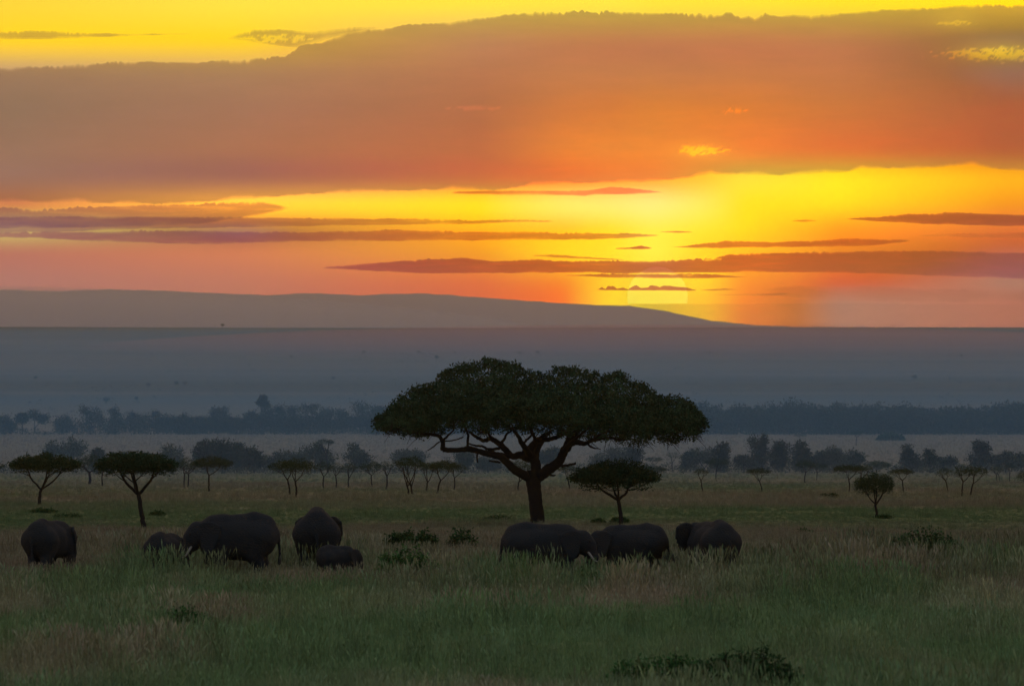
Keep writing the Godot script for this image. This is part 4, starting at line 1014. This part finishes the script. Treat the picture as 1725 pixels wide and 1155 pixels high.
func build_forest() -> void:
	# the belt of trees along the river, about 2.6 km out
	var dark := Color(0.036, 0.05, 0.03)
	var rows := [
		[6, [[4, 708, 12, 8], [-6, 716, 18, 10], [16, 720, 12, 8]], 0.0, "dark forest tree at the left edge"],
		[37, [[36, 704, 8, 7]], 0.65, "thin bare tree, smaller of two left of the dark round forest tree"],
		[58, [[57, 700, 13, 8], [72, 706, 8, 7]], 0.65, "thin bare tree, larger of two left of the dark round forest tree"],
		[107, [[107, 720, 6, 5]], 0.0, "small lone bush left of the dark round forest tree"],
		[152, [[142, 692, 12, 8], [156, 700, 20, 14], [166, 706, 12, 10]], 0.0, "big dark round tree standing apart at the left of the forest belt"],
		[194, [[193, 696, 10, 9], [196, 712, 11, 14]], 0.0, "tall narrow forest tree right of the big round one"],
		[226, [[222, 702, 14, 8], [236, 704, 14, 9], [225, 716, 18, 10]], 0.0, "wide level topped forest tree at left"],
		[264, [[262, 700, 11, 9], [272, 710, 14, 10]], 0.0, "forest tree with a rounded head next to the level topped one"],
		[294, [[292, 710, 8, 7], [284, 716, 9, 8]], 0.0, "small forest tree in the dip at left"],
		[309, [[308, 704, 7, 6], [306, 716, 9, 9]], 0.0, "slim forest tree left of two little square topped ones"],
		[324, [[323, 710, 6, 7], [324, 720, 9, 8]], 0.0, "little square topped forest tree, left one"],
		[341, [[340, 707, 6, 5], [340, 714, 9, 8]], 0.0, "little peaked forest tree, right of the square topped one"],
		[362, [[360, 696, 7, 10], [362, 714, 10, 14]], 0.0, "left half of the tall double forest tree"],
		[377, [[374, 696, 12, 11], [376, 714, 12, 14]], 0.0, "right half of the tall double forest tree"],
		[398, [[390, 712, 10, 8], [408, 714, 12, 8]], 0.0, "low forest bush right of the tall double tree"],
		[424, [[418, 702, 11, 9], [432, 702, 14, 10]], 0.0, "forest tree left below the tall spindly one"],
		[441, [[443, 672, 2.6, 2.4], [439, 678, 3.0, 2.0], [447, 681, 2.6, 2.2], [440, 686, 2.4, 2.6]], 0.5, "tall spindly tree poking out above the forest"],
		[456, [[452, 694, 14, 11], [448, 708, 18, 12]], 0.0, "forest tree right below the tall spindly one"],
		[474, [[470, 688, 10, 6], [474, 700, 14, 12]], 0.0, "ragged topped forest tree at mid left"],
		[494, [[493, 692, 10, 8], [494, 706, 14, 12]], 0.0, "forest tree in the middle of the left mass"],
		[521, [[514, 686, 10, 7], [528, 688, 14, 9], [522, 704, 20, 14]], 0.0, "broad high forest tree in the left mass"],
		[548, [[552, 696, 14, 8], [546, 708, 16, 12]], 0.0, "forest tree right of the broad high one"],
		[576, [[574, 698, 16, 8], [578, 710, 18, 12]], 0.0, "level forest tree left of the last high one"],
		[607, [[606, 687, 14, 9], [608, 704, 18, 14]], 0.0, "last high forest tree left of the tall acacia"],
		[636, [[634, 692, 14, 9], [640, 706, 18, 13]], 0.0, "forest tree touching the tall acacia's crown at left"],
	]
	var k := 0
	for r in rows:
		k += 1
		var d := 2590.0 + (k % 5) * 12.0
		var s := d / LENS
		var o := thing("forest_tree", stand(r[0], d), 0.0, r[3], "tree", "trees of the far forest belt")
		var base: float = LEVEL - LENS * (o.position.y - EYE) / d
		var ls := lobes_of(r[1], s, r[0], base)
		if r[2] < 0.1: ls.append([0.0, 3.2, 2.8 + 1.5 * (r[1] as Array).size(), 3.4])
		leafy(o, ls, 2.2, 0.28, 420, 0.68, dark, 500 + k * 3, r[2])
	# the rest of the belt reads as one mass: trees side by side in three ranks
	rng.seed = 9
	var top := [[640, 684], [760, 682], [900, 686], [1050, 680], [1180, 673], [1200, 678], [1220, 690], [1238, 679], [1260, 683], [1282, 678], [1308, 681], [1325, 671], [1345, 673], [1370, 679], [1396, 679], [1412, 675], [1440, 683], [1465, 677], [1500, 681], [1530, 679], [1560, 683], [1600, 685], [1650, 685], [1690, 675], [1725, 674], [1800, 682], [1900, 680]]
	var lv := PackedVector3Array()
	var lc := PackedColorArray()
	var tv := PackedVector3Array()
	var tx := PackedInt32Array()
	var tn := PackedVector3Array()
	for rank in 3:
		var px := 630.0 + rank * 7.0
		while px < 1900.0:
			var d := 2600.0 + rank * 26.0 + rng.randf_range(-8, 8)
			var s := d / LENS
			var p := stand(px, d)
			var base := LEVEL - LENS * (p.y - EYE) / d
			var high: float = (base - on_line(top, px)) * s * (rng.randf_range(0.86, 1.03) if rank else rng.randf_range(0.55, 0.85))
			var w := rng.randf_range(2.6, 5.2)
			tube(tv, tx, tn, [p - Vector3(0, 0.3, 0), p + Vector3(rng.randf_range(-0.4, 0.4), high * 0.35, 0), p + Vector3(rng.randf_range(-0.8, 0.8), high * 0.7, 0)], [0.24, 0.18, 0.06], 5)
			for i in 105:
				var q := Vector3(rng.randfn(), rng.randfn(), rng.randfn()).normalized() * pow(rng.randf(), 0.4)
				var lump := 1.0 + 0.4 * noise.get_noise_3d(q.x * 40.0 + px, q.y * 40.0, q.z * 40.0)
				var c := p + Vector3(q.x * w * lump, high * (0.62 + 0.38 * q.y * lump), q.z * w)
				if i % 4 == 0: c = p + Vector3(q.x * w * 1.2, rng.randf_range(0.2, high * 0.5), q.z * w)
				sprig(lv, lc, c, 1.0, 7, 0.9, 0.8, dark)
			px += w / s * rng.randf_range(0.75, 1.25)
	var o := thing("forest", Vector3.ZERO, 0.0, "long dark forest belt running along the river at right", "forest")
	o.set_meta("kind", "stuff")
	part("trunks", array_mesh(tv, tx, tn), M.bark, o).set_meta("kind", "stuff")
	part("crowns", array_mesh(lv, PackedInt32Array(), PackedVector3Array(), lc), M.leaf, o).set_meta("kind", "stuff")
	scrub("forest_scrub", "low bushes along the foot of the forest belt", -120.0, 1850.0, 2570.0, 2605.0, 1100, 1.9, dark * 1.25, 43)

func shrub(px: float, py: float, wide: float, high: float, tone: Color, seed_: int, label: String, category := "shrub", n := 60, leaf := 0.11) -> void:
	# a low leafy plant: stems with leaves up their length
	var d := far_of(py)
	var s := d / LENS
	var o := thing("shrub", stand(px, d), 0.0, label, category, "low green plants in the grass")
	rng.seed = seed_
	var v := PackedVector3Array()
	var ix := PackedInt32Array()
	var nn := PackedVector3Array()
	var lv := PackedVector3Array()
	var lc := PackedColorArray()
	for i in n:
		var u := rng.randf_range(-1, 1)
		var r := Vector3(u * wide * 0.5 * s, 0, rng.randf_range(-0.5, 0.5) * wide * s * 0.5)
		var lump := 0.6 + 0.6 * absf(noise.get_noise_2d(r.x * 30.0 + seed_ * 5.0, r.z * 30.0)) * 2.0
		var tip := r + Vector3(rng.randf_range(-0.12, 0.12), high * s * lump * sqrt(maxf(0.1, 1.0 - u * u)) * rng.randf_range(0.6, 1.05), rng.randf_range(-0.12, 0.12))
		tube(v, ix, nn, [r, r.lerp(tip, 0.5), tip], [0.012, 0.009, 0.004], 3)
		for k in 6:
			sprig(lv, lc, r.lerp(tip, 0.25 + 0.13 * k), leaf * 0.9, 4, leaf, 0.8, tone * rng.randf_range(0.75, 1.25))
	part("stems", array_mesh(v, ix, nn), M.bark, o).set_meta("kind", "stuff")
	part("leaves", array_mesh(lv, PackedInt32Array(), PackedVector3Array(), lc), M.leaf, o).set_meta("kind", "stuff")

func build_shrubs() -> void:
	var g := Color(0.035, 0.078, 0.026)
	var bright := Color(0.05, 0.125, 0.035)
	shrub(664, 934, 32, 54, g, 1, "dark green plant between the calf and the tall acacia, left one of a row", "shrub", 85, 0.16)
	shrub(686, 934, 28, 48, g, 2, "dark green plant second in the row left of the tall acacia", "shrub", 85, 0.16)
	shrub(714, 935, 42, 54, g, 3, "dark green plant with a rounded top, third in the row", "shrub", 85, 0.16)
	shrub(776, 933, 46, 50, g, 4, "sprawling green plant last in the row towards the tall acacia", "shrub", 85, 0.16)
	shrub(798, 930, 26, 16, g, 5, "small green plant just left of the right facing elephant's tail")
	shrub(690, 986, 118, 60, bright, 6, "wide bright green bush in the foreground grass at mid left", "bush", 260, 0.15)
	shrub(1565, 954, 160, 62, g, 7, "long low dark green patch of plants at right", "bush", 330, 0.17)
	shrub(74, 866, 48, 9, g, 8, "low dark tuft near the leftmost acacia's foot", "shrub", 50, 0.16)
	shrub(112, 874, 44, 7, g, 9, "low dark tuft above the half grown elephant's back", "shrub", 50, 0.16)
	shrub(265, 870, 20, 10, g, 10, "small dark tuft right of the second acacia's trunk", "shrub", 40, 0.16)
	shrub(840, 876, 40, 8, g, 11, "low green tuft left of the tall acacia's trunk", "shrub", 50, 0.16)
	shrub(1044, 883, 26, 15, g, 12, "dark bush at the foot of the domed acacia", "bush", 70, 0.15)
	shrub(1008, 882, 18, 8, g, 13, "small tuft left of the domed acacia's trunk", "shrub", 36, 0.15)
	shrub(1488, 873, 26, 5, g, 14, "low tuft at the foot of the round headed tree", "shrub", 36, 0.16)
	shrub(1356, 900, 22, 9, g, 15, "small tuft alone on the green strip right of the rightmost elephant", "shrub", 40, 0.13)
	shrub(1388, 837, 10, 6, g * 0.7, 16, "left one of two tiny dark bushes on the plain at right", "bush", 40, 0.2)
	shrub(1404, 838, 15, 8, g * 0.7, 17, "right one of two tiny dark bushes on the plain at right", "bush", 50, 0.2)
	shrub(1255, 1176, 200, 88, g * 1.1, 18, "big dark bush at the bottom edge right of centre", "bush", 330, 0.1)
	shrub(1120, 1160, 190, 60, bright * 1.0, 19, "green leafy growth left of the big dark bottom bush", "bush", 190, 0.09)
	shrub(300, 1068, 130, 50, bright * 1.0, 20, "green leafy bush in the foreground at lower left", "bush", 190, 0.09)
	shrub(992, 1000, 26, 56, bright * 0.7, 21, "tall green weed below the right facing elephant's tusk", "shrub", 46, 0.1)
	shrub(1052, 1006, 16, 50, g, 22, "tall thin weed right of the one under the tusk", "shrub", 26, 0.1)
	shrub(1500, 742, 36, 9, g, 23, "far flat oval bush on the pale grass before the forest", "bush", 110, 1.0)
	shrub(136, 920, 14, 18, g, 24, "small dark plant right of the half grown elephant", "shrub", 24, 0.1)

func build_far_trees() -> void:
	# lone trees far out on the rising plain, a few pixels each
	var first: Node3D = null
	for r in [[374, 549, 9000], [818, 578, 7300], [613, 597, 6400], [704, 597, 6450], [766, 597, 6400], [490, 610, 6000], [875, 600, 6300], [905, 598, 6350], [735, 611, 5900], [1196, 600, 6300], [1176, 600, 6350], [296, 652, 4500], [312, 650, 4520], [250, 655, 4400], [178, 684, 3700], [230, 680, 3800], [1540, 640, 4800], [1620, 606, 6100], [560, 640, 4800], [60, 640, 4800]]:
		var where := stand(r[0], r[2])
		var o: Node3D
		if first == null:
			o = thing("lone_tree", where, 0.0, "tiny lone tree far out on the hazy rising plain", "tree", "tiny lone trees on the far plain")
			leafy(o, [[0, 3.2, 2.6, 1.2], [1.2, 2.6, 1.6, 0.9]], 1.6, 0.25, 70, 0.6, Color(0.035, 0.05, 0.03), 900)
			first = o
		else:
			o = first.duplicate()
			o.name = numbered("lone_tree")
			add_child(o, true)
			o.position = where
			o.rotation.y = r[0]
			o.scale = Vector3.ONE * (0.5 + 0.3 * fposmod(r[0] * 0.37, 1.0))

func tuft_mesh(blades: int, tall: float, spread: float, width: float, heads: float, seed_: int) -> ArrayMesh:
	rng.seed = seed_
	var v := PackedVector3Array()
	var c := PackedColorArray()
	for i in blades:
		var foot := Vector3(rng.randfn() * spread, -0.05, rng.randfn() * spread)
		var a := rng.randf() * TAU
		var l := tall * rng.randf_range(0.45, 1.1)
		var bend := rng.randf_range(0.05, 0.55)
		var dir := Vector3(cos(a), 0, sin(a))
		var mid := foot + Vector3(0, l * 0.55, 0) + dir * bend * l * 0.22
		var tip := foot + Vector3(0, l * (1.0 - bend * 0.25), 0) + dir * bend * l * 0.75
		var w := Vector3(-sin(a), 0, cos(a)).rotated(Vector3.UP, rng.randf_range(-0.8, 0.8)) * width
		v.append_array(PackedVector3Array([foot - w, mid - w * 0.8, foot + w, foot + w, mid - w * 0.8, mid + w * 0.8, mid - w * 0.8, tip, mid + w * 0.8]))
		var t := rng.randf_range(0.75, 1.3)
		for k in 9: c.append(Color(t, t, t))
		if rng.randf() < heads:
			var d := (tip - mid).normalized()
			var h := 0.13 * tall / 0.8
			var side := w.normalized() * 0.014
			v.append_array(PackedVector3Array([tip - d * h, tip + side, tip + d * h * 0.6, tip - d * h, tip + d * h * 0.6, tip - side]))
			for k in 6: c.append(Color(1.35, 1.2, 1.05))
	return array_mesh(v, PackedInt32Array(), PackedVector3Array(), c)

func build_grass() -> void:
	var kinds := [tuft_mesh(26, 0.78, 0.20, 0.008, 0.5, 1), tuft_mesh(30, 0.62, 0.22, 0.009, 0.2, 2), tuft_mesh(22, 0.95, 0.16, 0.007, 0.7, 3), tuft_mesh(34, 0.45, 0.24, 0.011, 0.0, 4)]
	var spots := [[], [], [], []]
	rng.seed = 31
	# bands: from, to, tufts per square metre, size
	for b in [[128.0, 200.0, 3.6, 0.9], [200.0, 330.0, 3.0, 1.0], [330.0, 480.0, 2.6, 1.1], [480.0, 800.0, 1.0, 1.3], [800.0, 1250.0, 0.3, 1.6], [1250.0, 2550.0, 0.06, 2.0]]:
		var n := int(0.0935 * (b[1] * b[1] - b[0] * b[0]) * b[2])
		for i in n:
			var d := sqrt(lerpf(b[0] * b[0], b[1] * b[1], rng.randf()))
			var x := rng.randf_range(-0.0935, 0.0935) * d
			var tone := grass_tone(x, d)
			var green := tone.g > tone.r
			var clump := noise.get_noise_2d(x * 3.0, d * 1.2)
			var k := 3 if green and rng.randf() < 0.65 else (1 if rng.randf() < 0.45 else (2 if clump > 0.12 else 0))
			var size: float = b[3] * rng.randf_range(0.7, 1.25) * (1.0 + 0.7 * clump)
			size *= lerpf(0.92 + 0.3 * smoothstep(205.0, 262.0, d), 0.42, smoothstep(285.0, 470.0, d)) * (1.0 + 0.35 * noise.get_noise_2d(x * 5.0 + 7.0, d * 1.5))       # tall in front of and around the herd, grazed short behind it
			if d > 520.0 and d < 700.0 and green: size *= 0.8
			var t := Transform3D(Basis(Vector3.UP, rng.randf() * TAU).scaled(Vector3(size * rng.randf_range(0.9, 1.4), size, size)), Vector3(x, ground(x, d), -d))
			spots[k].append([t, tone * rng.randf_range(0.7, 1.35) * Color(rng.randf_range(0.9, 1.12), 1.0, rng.randf_range(0.85, 1.1))])
	for k in 4:
		var mm := MultiMesh.new()
		mm.transform_format = MultiMesh.TRANSFORM_3D
		mm.use_colors = true
		mm.mesh = kinds[k]
		mm.instance_count = spots[k].size()
		for i in spots[k].size():
			mm.set_instance_transform(i, spots[k][i][0])
			var c: Color = spots[k][i][1]
			c.a = 1.0
			mm.set_instance_color(i, c)
		var o := MultiMeshInstance3D.new()
		o.name = numbered("grass")
		o.multimesh = mm
		o.material_override = M.grass
		add_child(o, true)
		tag(o, ["tall dry savanna grass with seed heads", "medium high yellow green savanna grass", "tallest tan grass stems in loose clumps", "short green grass"][k], "grass", "", "stuff")

func materials() -> void:
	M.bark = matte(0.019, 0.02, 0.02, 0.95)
	M.leaf = matte(1, 1, 1, 0.75, true)
	M.grass = matte(1, 1, 1, 0.85, true)
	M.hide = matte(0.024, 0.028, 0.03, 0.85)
	var n := NoiseTexture2D.new()
	var f := FastNoiseLite.new()
	f.seed = 8
	f.noise_type = FastNoiseLite.TYPE_CELLULAR
	f.frequency = 0.06
	f.fractal_octaves = 3
	n.noise = f
	n.width = 256
	n.height = 256
	n.seamless = true
	M.hide.heightmap_enabled = true
	M.hide.heightmap_texture = n
	M.hide.heightmap_scale = 4.0
	M.hide.heightmap_deep_parallax = false
	M.hide.uv1_triplanar = true
	M.hide.uv1_scale = Vector3(0.9, 0.9, 0.9)
	M.ivory = matte(0.3, 0.27, 0.22, 0.5)
	M.eye = matte(0.02, 0.015, 0.01, 0.15)

func _ready() -> void:
	noise.seed = 11
	noise.frequency = 0.02
	noise.fractal_octaves = 4
	ridged.seed = 5
	ridged.frequency = 0.02
	ridged.fractal_octaves = 3
	rng.seed = 2024
	place_camera_and_light()
	materials()
	build_land()
	build_hills()
	build_clouds()
	build_forest()
	build_thicket()
	build_far_trees()
	big_acacia()
	build_acacias()
	build_elephants()
	build_shrubs()
	build_grass()
	haze("haze", 1000.0, 4600.0, -5.0, 40.0, 5000.0, Color(0.44, 0.77, 1.0), 0.00028, "pale blue dusk haze lying over the near plain")
	haze("plain_haze", 4500.0, 8500.0, 26.0, 120.0, 12000.0, Color(0.52, 0.8, 1.0), 0.0006, "grey dusk haze over the rising far plain", 0.0, false, 0.0285)
	haze("hill_haze", 14000.0, 16400.0, -110.0, 405.0, 3700.0, Color(0.96, 0.95, 1.0), 0.0008, "pale haze in front of the hills at left", -1350.0, true)
	haze("glow_haze", 5400.0, 9000.0, 62.0, 150.0, 1500.0, Color(1.0, 0.72, 0.68), 0.0005, "pinkish haze on the far plain below the sun", 160.0, true, 0.0285)
